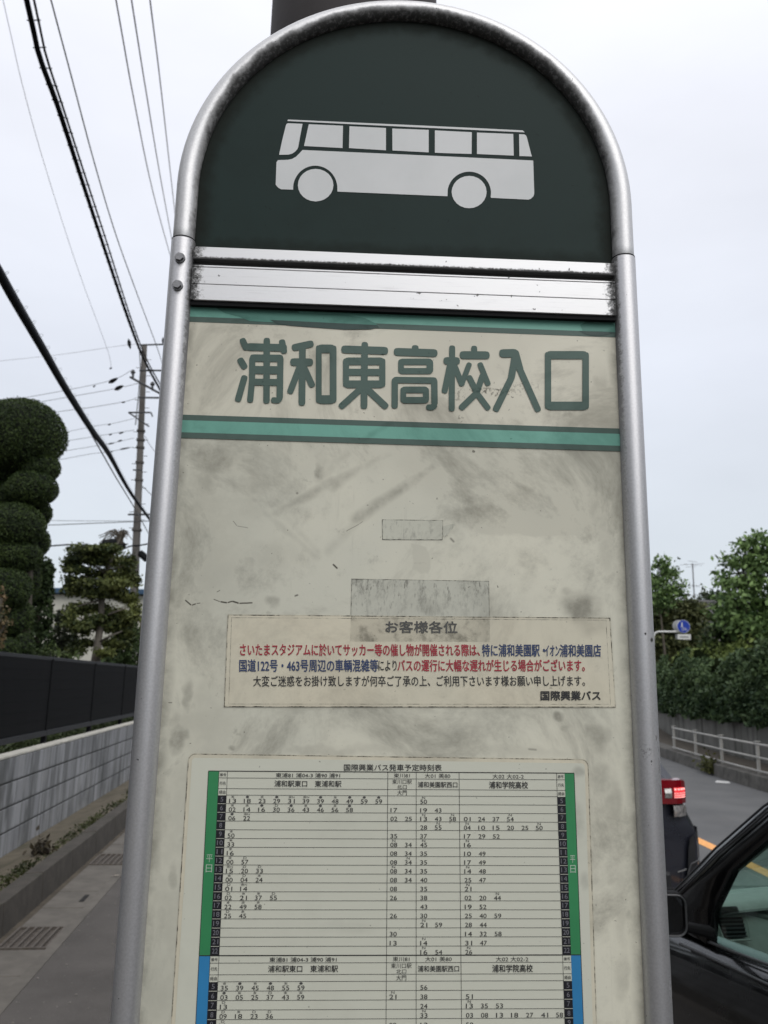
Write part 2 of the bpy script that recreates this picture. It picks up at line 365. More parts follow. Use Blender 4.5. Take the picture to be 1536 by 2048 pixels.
# ================================================================== TREES LEFT
m_bark = simple('bark', (.085, .072, .055), .95, var=.35, sc=14, bump=.8, bsc=40, bdist=.01)
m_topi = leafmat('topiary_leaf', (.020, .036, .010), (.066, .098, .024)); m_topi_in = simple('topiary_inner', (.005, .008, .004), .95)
def ellipsoid_pts(c, r, n, shell=.08, seedwob=.10):
    d = rng.normal(size=(n, 3)); d /= np.linalg.norm(d, axis=1)[:, None]
    k = 1+seedwob*wob(d*2.2+np.array(c))+rng.normal(0, shell, n)*.35
    return np.array(c)+d*np.array(r)*k[:, None], d
def ellipsoid_mesh(mb, c, r, nu=14, nv=9):
    rows = []
    for i in range(nv+1):
        th = math.pi*i/nv; rows.append([(c[0]+r[0]*math.sin(th)*math.cos(2*math.pi*j/nu), c[1]+r[1]*math.sin(th)*math.sin(2*math.pi*j/nu), c[2]+r[2]*math.cos(th)) for j in range(nu)])
    mb.grid(rows, closed=True, flip=True)
def px_ell(px, py, rx, ry, Y, ky=1.):
    c = at(px, py, Y); s = (c-Vector((0, 0, H))).dot(Vector(Fv))/F_PX
    return (c.x, c.y, c.z), (rx*s, rx*s*ky, ry*s)
top = thing('topiary_tree', 'tall dark green tree clipped into rounded clouds behind the black fence', 'tree', at(25, 1340, 10.6)-Vector((0, 0, at(25, 1340, 10.6).z-.88)))
T0 = top.location.copy()
clumps = [(40, 872, 88, 74, 0), (-10, 915, 60, 32, .3), (80, 936, 39, 31, 0), (-5, 950, 55, 22, .2), (64, 978, 50, 35, -.1), (10, 1000, 50, 36, .2), (78, 1027, 25, 26, .25), (26, 1052, 62, 46, -.15),
          (76, 1085, 24, 28, .2), (28, 1112, 54, 34, -.1), (-4, 1140, 60, 40, .3), (14, 1176, 48, 42, -.2), (58, 1165, 24, 45, .5), (20, 1235, 46, 44, 0), (8, 1300, 34, 24, -.3), (48, 1292, 20, 26, -.1), (-60, 980, 60, 60, .4), (-70, 1080, 60, 60, .3), (-60, 1200, 55, 70, .3)]
tr = MB(); tr.tube([T0*0+Vector((0, 0, 0)), Vector((.05, .05, 1.5)), Vector((-.02, 0, 3.0)), Vector((.05, .0, 4.1))], [.13, .1, .08, .05], 10); tr.build('trunk', m_bark, top, smooth=True)
for px, py, rx, ry, dy in clumps:
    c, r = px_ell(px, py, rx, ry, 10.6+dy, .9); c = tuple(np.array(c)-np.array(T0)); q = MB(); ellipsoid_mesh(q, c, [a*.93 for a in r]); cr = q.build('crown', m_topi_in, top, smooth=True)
    area = 4*math.pi*((r[0]*r[1]*r[2])**(2/3)); n = int(area*6500)
    P, d = ellipsoid_pts(c, r, n, .07, .035)
    leaves('foliage', P, .017, m_topi, cr, nrm=d, flat=.45, tint=.38+.3*wob(P, 3.)+.25*wob(P, 9.)+.18*rng.normal(size=n), kind='stuff')
# second conifer and bushes beside it
def bush(name, label, cat, blobs, Y, leaf, mat, dens, inner=None, base=.88, trunk=True, group=None, fill=.55, flat=.1, loose=.16):
    c0, _ = px_ell(*blobs[0][:4], Y); root = thing(name, label, cat, (c0[0], c0[1], base), 0, group); R0 = np.array(root.location)
    if trunk:
        zt = max(px_ell(*b_[:4], Y)[0][2] for b_ in blobs)-base
        q = MB(); q.tube([(0, 0, -.1), (.04, .02, zt*.4), (-.03, 0, zt*.75), (.02, 0, zt)], [max(.035, zt*.025), max(.03, zt*.02), .025, .012], 8)
        for b_ in blobs:
            cb = np.array(px_ell(*b_[:4], Y)[0])-R0; s0 = max(.15, cb[2]-.35*abs(cb[0])-.2)
            q.tube([(0, 0, min(s0, zt*.9)), tuple(cb*np.array([.55, .55, 1])-np.array([0, 0, .08])), tuple(cb)], [.022, .014, .006], 6)
        q.build('trunk', m_bark, root, smooth=True)
    P = []; Dn = []
    for b_ in blobs:
        dy = b_[4] if len(b_) > 4 else 0.
        c, r = px_ell(*b_[:4], Y+dy); vol = r[0]*r[1]*r[2]; n = int(dens*(vol**(2/3))*12.5)
        p, d = ellipsoid_pts(c, r, n, loose, .22); k = rng.uniform(fill, 1., n)[:, None]**.6
        p = np.array(c)+(p-np.array(c))*k; P.append(p); Dn.append(d)
    P = np.concatenate(P)-R0; Dn = np.concatenate(Dn)
    leaves('crown', P, leaf, mat, root, nrm=Dn, flat=flat, tint=.45+.45*wob(P, 2.6/max(.5, leaf*12)), kind='stuff')
    return root
m_conif = leafmat('conifer_leaf', (.016, .030, .010), (.055, .085, .028))
bush('conifer', 'green conifer with a pointed top just right of the clipped tree', 'tree', [(88, 1150, 20, 34), (96, 1140, 14, 14), (84, 1185, 24, 30), (85, 1230, 22, 40), (80, 1280, 26, 40)], 12.2, .045, m_conif, 1500)
m_dk = leafmat('dark_shrub_leaf', (.010, .014, .007), (.035, .045, .02))
bush('garden_shrub', 'dark dense shrub between the conifer and the layered garden tree', 'shrub', [(128, 1265, 22, 34), (112, 1310, 30, 26), (140, 1290, 18, 20), (122, 1235, 12, 16)], 15, .05, m_dk, 1100)
m_lt = leafmat('light_shrub_leaf', (.035, .055, .018), (.11, .15, .05))
bush('garden_shrub', 'fresh green shrub at the foot of the layered garden tree', 'shrub', [(245, 1290, 26, 28), (262, 1270, 18, 30), (232, 1318, 30, 14), (270, 1310, 22, 25)], 17., .05, leafmat('mid_shrub_leaf', (.018, .032, .010), (.06, .095, .03)), 1000)
bush('garden_shrub', 'small red and green leaved shrub at the left edge of the photo', 'shrub', [(2, 1190, 12, 20), (4, 1230, 16, 26), (14, 1245, 12, 10), (-4, 1275, 18, 30)], 9.6, .035, leafmat('red_green_leaf', (.03, .045, .015), (.20, .13, .07)), 500)
bush('garden_shrub', 'low loose green shrub just above the fence left of the layered tree', 'shrub', [(100, 1300, 20, 12), (75, 1306, 22, 10), (125, 1308, 18, 8), (150, 1312, 16, 7)], 11.2, .04, m_lt, 380, trunk=False)
# layered garden tree (cloud pruned pine)
YT = 13.5
tl = thing('layered_garden_tree', 'garden tree with layered flat leaf pads and a pale bent trunk', 'tree', (at(188, 1330, YT).x, YT, .88))
R0 = Vector(tl.location)
tp = [(188, 1345, 10), (193, 1310, 8.5), (197, 1275, 7), (204, 1240, 6.2), (203, 1205, 6), (210, 1170, 5.5), (214, 1140, 5), (224, 1112, 3.6), (234, 1090, 2.6), (243, 1072, 1.8)]
q = MB(); q.tube([at(x, y, YT)-R0 for x, y, r in tp], [r*YT/F_PX for x, y, r in tp], 9)
br = [((210, 1165), (185, 1158), (160, 1150)), ((205, 1200), (180, 1205), (150, 1215)), ((204, 1190), (230, 1180), (250, 1165)), ((200, 1250), (170, 1240), (150, 1232)), ((203, 1235), (235, 1222), (255, 1215)), ((215, 1140), (240, 1135), (255, 1128)), ((196, 1285), (225, 1270), (245, 1262)), ((212, 1150), (190, 1132), (160, 1122))]
for a_, b_, c_ in br: q.tube([at(*a_, YT)-R0, at(*b_, YT-.15)-R0, at(*c_, YT-.1)-R0], [.022, .016, .008], 6)
q.build('trunk', simple('pale_bark', (.13, .115, .095), .95, var=.3, sc=12, bump=.8, bsc=40, bdist=.01), tl, smooth=True)
q = MB()
for k in range(60):
    a0 = at(243+random.uniform(-4, 3), 1074+random.uniform(0, 14), YT)-R0; x1 = random.uniform(196, 268)
    p1 = at((243+x1)/2, 1064+random.uniform(-6, 8), YT)-R0; p2 = at(x1, 1062+abs(x1-240)*.35+random.uniform(-8, 12), YT+random.uniform(-.2, .2))-R0
    q.tube([a0, p1, p2], [.010, .007, .004], 4)
q.build('bare_twigs', m_bark, tl)
pads = [(165, 1285, 26, 8), (230, 1288, 34, 9), (150, 1300, 22, 7), (210, 1306, 22, 7), (178, 1098, 40, 7), (215, 1100, 30, 8), (140, 1135, 14, 16), (262, 1122, 14, 14), (268, 1160, 14, 16), (200, 1150, 30, 9), (200, 1214, 26, 8), (145, 1168, 16, 12), (268, 1222, 14, 16), (140, 1235, 14, 14), (200, 1246, 40, 9), (215, 1180, 30, 8), (172, 1108, 34, 12), (205, 1106, 30, 11), (150, 1122, 22, 13), (186, 1120, 34, 10), (228, 1122, 26, 14), (252, 1138, 20, 15), (243, 1152, 28, 14), (160, 1140, 28, 8), (150, 1162, 26, 7), (180, 1168, 30, 8), (232, 1166, 34, 9),
        (155, 1180, 34, 11), (190, 1190, 26, 8), (240, 1192, 34, 10), (262, 1202, 18, 10), (160, 1220, 34, 11), (235, 1228, 36, 12), (190, 1236, 22, 8), (258, 1240, 22, 12), (155, 1248, 32, 9), (228, 1256, 36, 9), (250, 1268, 24, 10), (165, 1262, 24, 7)]
P = []
for x, y, rx, ry in pads:
    c, r = px_ell(x+random.uniform(-3, 3), y+random.uniform(-2, 2), rx*1.0, ry*1.0, YT+random.uniform(-.35, .35), .8)
    n = int(2700*(r[0]*r[1]*r[2])**(2/3)*7.5); d = rng.normal(size=(n, 3)); d /= np.linalg.norm(d, axis=1)[:, None]
    k = (rng.uniform(.1, 1, n)**.5*(1+.3*wob(d*3+x)))[:, None]; P.append(np.array(c)+d*np.array(r)*k*1.0+rng.normal(0, .026, (n, 3)))
P = np.concatenate(P)-np.array(R0)
leaves('crown', P, .042, leafmat('pad_leaf', (.028, .044, .014), (.20, .22, .065)), tl, tint=.35+.45*wob(P, 2.2), kind='stuff')

# ================================================================== FAR BUILDINGS LEFT
m_cream = simple('cream_wall', (.52, .51, .44), .85, var=.06, sc=1.2); m_blue = simple('blue_metal', (.03, .075, .14), .5, var=.1, sc=2)
YB = 34; a0 = at(60, 1187, YB); a1 = at(420, 1187, YB)
bl = thing('flat_roofed_building', 'cream building with blue roof edge seen through the garden tree', 'building', (a0.x, YB, 0), -.03)
Lb = a1.x-a0.x; zt = a0.z
MB().box(0, Lb, .02, 9, 0, zt-.02).build('wall', m_cream, bl)
for k in range(9):
    MB().box(0, Lb, -.012, .018, .3+k*(zt-.5)/9, .3+(k+.97)*(zt-.5)/9-.02).build('siding_panel', m_cream, bl)
MB().box(-.3, Lb+.3, -.35, 9.3, zt, zt+.22).build('roof', m_blue, bl, bevel=.03)
m_glassd = simple('window_glass', (.03, .035, .04), .08, spec=.8)
for k in range(3):
    x = 3.0+k*2.0
    w_ = MB().box(x, x+1.1, -.05, -.014, 1.2, 2.6).build('window', simple('alu_frame', (.4, .4, .4), .4, .5), bl); MB().box(x+.06, x+1.04, -.06, -.051, 1.26, 2.54).build('pane', m_glassd, w_)
sh0 = at(281, 1236, 26)
shed = thing('brown_shed', 'brown boarded shed wall beside the far utility pole', 'shed', (sh0.x, 26, 0)); m_brown = simple('brown_board', (.09, .07, .06), .9, var=.2, sc=6)
for k in range(6): MB().box(.0+k*.3, .29+k*.3, 0, 2, 0, sh0.z).build('board', m_brown, shed)
MB().box(-.1, 1.95, -.15, 2.2, sh0.z, sh0.z+.07).build('roof', simple('shed_roof', (.05, .045, .045), .7), shed)

# ================================================================== UTILITY POLES AND CABLES
m_poleconc, t, bs = new_mat('pole_concrete'); b = NB(t)
b.inp(bs.inputs['Base Color'], b.mix(b.rng(b.noise(3, 5, .6, scale=(1, 1, .3)), .3, .7), (.062, .056, .050), (.105, .098, .09))); bs.inputs['Roughness'].default_value = .9
m_hard = simple('line_hardware', (.06, .062, .065), .6, .3); m_dark = simple('dark_polymer', (.008, .009, .010), .8, spec=.15)
YP = 31.
pb = at(262, 1345, YP); ptop = at(289, 692, YP)
pole = thing('utility_pole', 'tall grey concrete utility pole with crossarms left of the bus stop sign', 'utility pole', (pb.x, YP, 0)); P0 = Vector(pole.location)
def pl(px, py, dy=0.): return at(px, py, YP+dy)-P0
slope = (ptop-pb)/(ptop.z-pb.z); base = pb-slope*pb.z
MB().tube([base-P0, pb-P0, ptop-P0], [.19, .17, .105], 14).build('pole_shaft', m_poleconc, pole, smooth=True)
def pxp(y): return 289-(y-692)*(27/653)
for x0, y0, x1, y1, r in ((280, 690, 352, 688, .045), (279, 741, 350, 741, .05), (260, 754, 322, 788, .06), (277, 795, 345, 796, .05), (257, 825, 302, 825, .045), (257, 825, 298, 853, .04), (302, 825, 305, 833, .04), (256, 1029, 306, 1029, .05), (266, 940, 284, 940, .04)):
    dy = -.35 if y0 != 754 else -.4
    MB().tube([pl(x0, y0, dy), pl(x1, y1, dy)], r*.75, 6).build('crossarm', m_hard, pole)
for x, y in ((266, 741), (305, 765), (280, 640)):
    if y > 700: MB().tube([pl(x, y+16, -.4), pl(x, y+7, -.4), pl(x, y+4, -.4), pl(x, y-1, -.4)], [.04, .05, .1, .05], 8).build('insulator', m_hard, pole)
for x, y, s in ((258, 687, 1.), (327, 683, .9)):
    MB().tube([pl(x-1, y-9*s, -.4), pl(x, y-3*s, -.4), pl(x+1, y+3*s, -.4), pl(x+3, y+11*s, -.4)], [.02, .075, .07, .015], 8).build('insulator', m_dark, pole)
for y in (862, 880, 895, 925, 960, 1060):
    c_ = pl(pxp(y), y); MB().cyl(c_-Vector((0, 0, .04)), c_+Vector((0, 0, .04)), (.165 if y < 1000 else .19), 12).build('band', m_poleconc, pole)
for k in range(22):
    y = 720+k*16; c_ = pl(pxp(y), y); sx_ = -1 if k % 2 else 1; MB().cyl(c_, c_+Vector((sx_*.3, -.02, 0)), .012, 5).build('step_bolt', m_hard, pole)
MB().tube([pl(271, 850, -.3), pl(277, 790, -.3), pl(281, 740, -.3), pl(279, 700, -.3)], .02, 5).build('riser_conduit', m_hard, pole)
MB().tube([pl(203, 1092, -.6), pl(207, 1088, -.6), pl(236, 1086, -.6), pl(246, 1094, -.6), pl(247, 1098, -.6)], [.06, .17, .20, .17, .05], 10).build('cable_closure', m_dark, pole)
MB().tube([pl(277, 1105, -.5), pl(280, 1106, -.5), pl(294, 1118, -.5), pl(298, 1120, -.5)], [.05, .13, .14, .04], 10).build('cable_closure', m_dark, pole)
MB().tube([pl(255, 1088, -.2), pl(247, 1090, -.6)], .03, 5).build('bracket', m_hard, pole)

def wire(name, label, pxs, y0, y1, r, mat, ext=(0., 0.), group=None, wig=0., parent=None):
    """pxs: photo positions; first lies at distance y0, last at y1; all in the vertical plane through both"""
    A = at(*pxs[0], y0); B = at(*pxs[-1], y1); ax = B-A; nrm = Vector((ax.y, -ax.x, 0)).normalized(); o0 = Vector((0, 0, H))
    P = []
    for p in pxs:
        d = Vector(ray(*p)); P.append(o0+d*((A-o0).dot(nrm)/d.dot(nrm)))
    if ext[0]: P.insert(0, P[0]+(P[0]-P[1]).normalized()*ext[0])
    if ext[1]: P.append(P[-1]+(P[-1]-P[-2]).normalized()*ext[1])
    # smooth resample (Catmull-Rom)
    Q = []
    for i in range(len(P)-1):
        p0, p1, p2, p3 = P[max(i-1, 0)], P[i], P[i+1], P[min(i+2, len(P)-1)]
        nn = 6
        for k in range(nn):
            s_ = k/nn; Q.append(.5*((2*p1)+(-p0+p2)*s_+(2*p0-5*p1+4*p2-p3)*s_*s_+(-p0+3*p1-3*p2+p3)*s_**3))
    Q.append(P[-1])
    o = MB().tube(Q, r, 6).build(name, mat, parent, smooth=True)
    if parent is None: tag(o, label, 'cable', group)
    return o, Q
m_cab = simple('black_cable', (.006, .007, .010), .8, spec=.12); m_cabg = simple('grey_cable', (.42, .43, .44), .6, var=.05); m_cabl = simple('faint_cable', (.50, .51, .53), .6, var=.05)
m_cabm = simple('mid_cable', (.16, .17, .175), .6)
# lashed bundle: two strands and ties
lb = thing('lashed_cable', 'thick black double cable with ties running down to the far pole', 'cable', (0, 0, 0))
_, Qa = wire('strand', '', [(55, 0), (80, 110), (118, 215), (160, 345), (204, 480), (258, 640), (289, 720), (322, 782)], 9.5, 30.5, .030, m_cab, (6, 1.5), parent=lb)
_, Qb = wire('strand', '', [(68, 0), (92, 110), (126, 215), (168, 345), (212, 480), (263, 640), (294, 720), (326, 778)], 9.6, 30.5, .019, m_cab, (6, 1.5), parent=lb)
_, Qc = wire('strand', '', [(50, 0), (76, 112), (114, 217), (157, 347), (202, 482), (256, 641), (288, 721), (321, 783)], 9.5, 30.5, .020, m_cab, (6, 1.5), parent=lb)
q = MB()
def along_pts(Q, step):
    L = [0.]
    for i in range(1, len(Q)): L.append(L[-1]+(Q[i]-Q[i-1]).length)
    s_ = np.arange(0, L[-1], step); return [Vector([float(np.interp(x, L, [p[k] for p in Q])) for k in range(3)]) for x in s_]
A_ = along_pts(Qc, .42); B_ = along_pts(Qb, .42)
for u, v in zip(A_, B_): q.tube([u+(u-v)*.3, v+(v-u)*.25], .009, 5)
q.build('ties', m_cab, lb, kind='stuff')
cb = thing('bundled_cable', 'thickest black cable with spiral wrap crossing from the left edge down to the far pole', 'cable', (0, 0, 0))
_, Qd = wire('strand', '', [(-40, 478), (0, 549), (29, 602), (87, 702), (132, 780), (184, 862), (218, 909), (261, 985), (301, 1041)], 6.5, 30.5, .046, m_cab, (5, 1.), parent=cb)
_, Qe = wire('strand', '', [(-40, 470), (0, 540), (30, 594), (89, 697), (134, 776), (186, 859), (219, 906), (261, 983), (301, 1039)], 6.5, 30.5, .030, m_cab, (5, 1.), parent=cb)
sp = along_pts(Qe, .03); pts = []
for i, p in enumerate(sp):
    a = i*.42; pts.append(p+Vector((math.cos(a)*.058, 0, math.sin(a)*.058+.015)))
MB().tube(pts, .0022, 4).build('spiral_wrap', m_cabm, cb)
GW = 'grey power lines overhead left of the sign'
wire('overhead_cable', 'thin dark cable right of the lashed double cable', [(102, 0), (142, 150), (190, 330), (232, 470), (275, 590), (316, 700), (333, 756)], 10, 31, .013, m_cabm, (6, 2))
wire('overhead_cable', 'faint hair-thin line nearest the upper left corner', [(6, 0), (50, 190), (100, 365), (160, 550), (215, 700), (223, 738)], 14, 31, .007, m_cabl, (6, .0))
wire('overhead_cable', 'leftmost of the three pale grey lines beside the sign top', [(232, 0), (268, 200), (305, 380), (343, 520)], 12, 30, .016, m_cabl, (8, 8), GW)
wire('overhead_cable', 'middle of the three pale grey lines beside the sign top', [(263, 0), (290, 170), (320, 350), (348, 502)], 12, 30, .016, m_cabl, (8, 8), GW)
wire('overhead_cable', 'rightmost of the three pale grey lines beside the sign top', [(300, 0), (320, 160), (338, 320), (352, 445)], 12, 30, .016, m_cabl, (8, 8), GW)
wire('overhead_cable', 'thin line hanging just under the thick wrapped cable', [(170, 845), (195, 890), (232, 955), (266, 1011), (300, 1072)], 16, 31, .016, m_cabm, (0, 3))
GL = 'service lines running left from the far pole'
for lab, pts_, r, mt in (
    ('faint top line from the pole tip to the left edge', [(-40, 729), (0, 722), (120, 709), (230, 693), (275, 688)], .008, m_cabl),
    ('upper line of the highest service pair with a dark insulator', [(-30, 812), (52, 795), (140, 779), (225, 760), (262, 741)], .010, m_cabm),
    ('lower line of the highest service pair', [(-30, 820), (78, 804), (160, 790), (232, 777), (275, 767)], .010, m_cabm),
    ('service line just below the two with dark insulators', [(-30, 846), (105, 825), (180, 815), (250, 803), (274, 795)], .010, m_cabm),
    ('first of the four lower service lines beside the clipped tree', [(-30, 892), (130, 864), (190, 852), (225, 847), (268, 837)], .008, m_cabm),
    ('second of the four lower service lines beside the clipped tree', [(-30, 906), (130, 882), (190, 873), (225, 867), (268, 860)], .009, m_cabm),
    ('third of the four lower service lines beside the clipped tree', [(-30, 926), (128, 902), (190, 892), (225, 886), (268, 876)], .009, m_cabm),
    ('lowest of the four lower service lines beside the clipped tree', [(-30, 944), (115, 920), (180, 908), (215, 904), (266, 894)], .009, m_cabm),
    ('upper of the two level lines above the bare twigs', [(-40, 1038), (100, 1041), (265, 1042)], .010, m_cabm),
    ('lower of the two level lines above the bare twigs', [(-40, 1054), (100, 1050), (200, 1046), (300, 1042)], .015, m_hard),
    ('black cable leading left from the dark cable closure', [(-40, 1100), (60, 1095), (100, 1092), (150, 1089), (203, 1092)], .028, m_cab)):
    wire('service_cable', lab, pts_, YP+(1 if 'top' in lab else .0)-.4, YP-.4, r, mt, (10, 0), GL)
wire('service_cable', 'black cable from the far pole to behind the sign post', [(247, 1098), (262, 1092), (278, 1091), (300, 1087)], YP-.5, YP, .028, m_cab, (0, 6))
wire('service_cable', 'pale stay line slanting down right of the far pole', [(279, 967), (303, 990), (340, 1030)], YP, YP+2, .012, m_hard, (0, 5))
wire('service_cable', 'short pale line right of the far pole below its crossarms', [(290, 872), (300, 890), (330, 930)], YP, YP+2, .012, m_cabg, (0, 5))
for i_, (x0, y0, x1, y1) in enumerate(((217, 766, 236, 756), (229, 780, 247, 771), (186, 774, 191, 771), (219, 738, 224, 735), (250, 804, 243, 805), (216, 850, 222, 848), (218, 870, 224, 868), (238, 867, 247, 865), (217, 888, 228, 886), (236, 883, 244, 880), (215, 905, 226, 903), (240, 899, 260, 895))):
    a_ = at(x0, y0, YP-.4); b_ = at(x1, y1, YP-.4); r_ = .09 if i_ < 2 else .035
    o = MB().tube([a_, a_.lerp(b_, .3), a_.lerp(b_, .7), b_], [.02, r_, r_*.8, .015], 8).build('line_insulator', m_dark, smooth=True)
    tag(o, ('upper dark' if i_ == 0 else 'lower dark')+' sleeve insulator on the line left of the far pole' if i_ < 2 else ['', '', 'tiny clamp on the highest service pair, farthest left of the pole', 'small fitting at the end of the hair-thin line', 'tiny clamp on the line just below the two dark insulators', 'clamp on the first of the four lower service lines', 'outer clamp on the second of the four lower service lines', 'inner clamp on the second of the four lower service lines', 'outer clamp on the third of the four lower service lines', 'inner clamp on the third of the four lower service lines', 'outer clamp on the lowest of the four lower service lines', 'inner clamp on the lowest of the four lower service lines'][i_], 'insulator', 'line clamps near the far pole')

# near pole right behind the sign
pL = at(537, 75, 1.45); pR = at(877, 12, 1.45); cx = (pL.x+pR.x)/2; rp = (pR.x-pL.x)/2*.985
m_np, t, bs = new_mat('near_pole'); b = NB(t)
b.inp(bs.inputs['Base Color'], b.mix(b.rng(b.noise(5, 5, .6, scale=(1, 1, .2)), .3, .7), (.024, .019, .019), (.036, .030, .029)))
bs.inputs['Roughness'].default_value = .75; b.bump(b.noise(60, 3), bs, .15, .003)
npole = thing('utility_pole', 'dark brown utility pole standing right behind the bus stop sign', 'utility pole', (cx, 1.45+.02, 0))
MB().tube([(0, 0, -.1), (0, 0, 3.), (0, 0, 9.5)], [rp*1.03, rp, rp*.85], 40).build('pole_shaft', m_np, npole, smooth=True)
q = MB()
for k in range(7): q.cyl((rp*.9, 0, 3.4+k*.45), (rp*.9+.16, 0, 3.4+k*.45), .009, 6)
q.build('step_bolts', m_hard, npole)


# ================================================================== RIGHT SIDE: kerb, guard rail, wall, hedge
m_kr = simple('right_kerb_concrete', (.10, .095, .085), .92, var=.3, sc=6, bump=.6, bsc=40, dark=((.035, .033, .028), .9))
def KRo(y, off): # offset point outside the right road edge
    y0, y1 = y-.3, y+.3; t_ = Vector((interp(KR, y1)-interp(KR, y0), .6, 0)).normalized(); nrm = Vector((t_.y, -t_.x, 0)); return Vector((interp(KR, y), y, 0))+nrm*off
rk = thing('road_kerb', 'dark concrete kerb under the white guard rail', 'kerb', (0, 0, 0)); yk = list(np.arange(-4, 40, 1.2))
for a_, b_ in zip(yk[:-1], yk[1:]):
    a2 = a_+.012; lo = [KRo(a2, 0), KRo(a2, .34), KRo(b_, .34), KRo(b_, 0)]
    q = MB().hexa([p+Vector((0, 0, -.05)) for p in lo]+[lo[0]+Vector((.02, 0, .235)), lo[1]+Vector((0, 0, .26)), lo[2]+Vector((0, 0, .26)), lo[3]+Vector((.02, 0, .235))])
    q.build('kerb_section', m_kr, rk, bevel=.012)
m_rail = simple('guard_rail_white', (.40, .39, .36), .5, var=.08, sc=10, dark=((.25, .23, .19), .45))
gr = thing('guard_rail', 'white three-bar pipe guard rail on the kerb across the road', 'guard rail', (0, 0, 0))
py_ = [20.6, 18.75, 16.95, 15.1, 13.2, 11.3, 9.4]
PP = [KRo(y, .17)+Vector((0, 0, .24)) for y in py_]
for p in PP:
    MB().box(-.026, .026, -.026, .026, 0, .55).build('post', m_rail, gr, loc=p, bevel=.008)
    MB().box(-.045, .045, -.045, .045, .55, .562).build('post_cap', m_rail, gr, loc=p)
for z in (.055, .285, .515):
    for a_, b_ in zip(PP[:-1], PP[1:]): MB().cyl(a_+Vector((-.035, 0, z)), b_+Vector((-.035, 0, z)), .019, 8).build('rail', m_rail, gr, smooth=True)
m_rw, t, bs = new_mat('retaining_concrete'); b = NB(t)
c = b.mix(b.rng(b.noise(1.2, 5, .6), .3, .7), (.14, .138, .125), (.20, .195, .18))
st = b.rng(b.noise(1, 5, .6, scale=(2.6, 2.6, .22)), .50, .64)
c = b.mix(b.m('MULTIPLY', st, .75), c, (.045, .045, .038))
sz = b.n('ShaderNodeSeparateXYZ'); t.links.new(b.co, sz.inputs[0])
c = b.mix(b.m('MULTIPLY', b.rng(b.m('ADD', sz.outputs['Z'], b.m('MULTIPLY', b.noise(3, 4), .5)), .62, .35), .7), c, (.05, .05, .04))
b.inp(bs.inputs['Base Color'], c); bs.inputs['Roughness'].default_value = .95; b.bump(b.noise(30, 4, .6), bs, .5, .01)
rw = thing('retaining_wall', 'grey concrete retaining wall with dark streaks under the ivy hedge', 'wall', (0, 0, 0))
yw = list(np.arange(-4, 40, 2.2))
for a_, b_ in zip(yw[:-1], yw[1:]):
    lo = [KRo(a_+.012, 1.25), KRo(a_+.012, 1.6), KRo(b_, 1.6), KRo(b_, 1.25)]
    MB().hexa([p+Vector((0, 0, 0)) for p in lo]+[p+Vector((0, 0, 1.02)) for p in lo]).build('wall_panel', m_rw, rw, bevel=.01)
mb = MB(); mb.grid([[KRo(y, .33)+Vector((0, 0, .23)), KRo(y, 1.27)+Vector((0, 0, .2))] for y in yk]); struct(mb.build('verge', m_earth))
mb = MB(); mb.grid([[KRo(y, 1.59)+Vector((0, 0, .93)), KRo(y, 12)+Vector((0, 0, 1.1)), KRo(y, 60)+Vector((0, 0, 1.1))] for y in np.arange(-4, 39, 4)]); struct(mb.build('bank', m_earth))
# hedge: bumpy face leaning over the wall
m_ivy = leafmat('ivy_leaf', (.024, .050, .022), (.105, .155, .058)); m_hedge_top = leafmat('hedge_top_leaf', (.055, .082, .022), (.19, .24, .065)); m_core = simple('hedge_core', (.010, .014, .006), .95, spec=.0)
hd = thing('hedge', 'long ivy covered hedge hanging over the concrete wall across the road', 'hedge', (0, 0, 0))
def hedge_pt(y, z, off=0.):                # z .75 .. 2.5
    f_ = (z-.75)/1.75; o_ = 1.18+.16*math.sin(f_*2.6)*-1+(.9*max(0, f_-.55)**1.3)+off; return KRo(y, o_)+Vector((0, 0, z*(1+.11*f_*math.sin(y*1.1+1)+.06*f_*math.sin(y*2.7))))
yh = np.arange(4, 39, .5); zh = np.linspace(1.08, 2.45, 7)
rows = []
for y in yh:
    rw_ = [hedge_pt(y, z, .25+.12*float(wob([y, z*2, 0], 1.3))) for z in zh]; rw_.append(KRo(y, 4)+Vector((0, 0, 1.7))); rw_.append(KRo(y, 5)+Vector((0, 0, 1.))); rows.append(rw_)
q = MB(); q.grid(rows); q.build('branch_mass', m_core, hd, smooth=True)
n = 80000; ya = 5+31*rng.uniform(0, 1, n)**1.15; za = rng.uniform(.96, 2.45, n); W3 = np.stack([ya, za*2, ya*0], 1)
P = np.array([tuple(hedge_pt(y, z+.08*w_, .02-.17*abs(e_)+.16*w_)) for y, z, e_, w_ in zip(ya, za, rng.normal(0, .5, n), wob(W3, 1.6))])
keep = za > .97+.12*np.abs(np.sin(ya*2.3)+.6*np.sin(ya*5.1))*rng.uniform(.2, 1, n)
tn = .35+.3*wob(W3, 2.7)+.22*(za-1.5)
leaves('ivy', P[keep], .062, m_ivy, hd, tint=tn[keep], kind='stuff', sizevar=.5)
n = 30000; ya = 6+30*rng.uniform(0, 1, n)**1.15; oa = rng.uniform(1.6, 4.2, n); W3 = np.stack([ya, oa, ya*0], 1)
P = np.array([tuple(KRo(y, o_)+Vector((0, 0, 2.38+.40*w_+.11*2.4*math.sin(y*1.1+1)+.15*(o_-1.6)*.6+h_))) for y, o_, w_, h_ in zip(ya, oa, wob(W3, 1.9), np.abs(rng.normal(0, .09, n)))])
leaves('top_growth', P, .075, m_hedge_top, hd, tint=.55+.4*wob(W3, 2.1), kind='stuff', sizevar=.5)
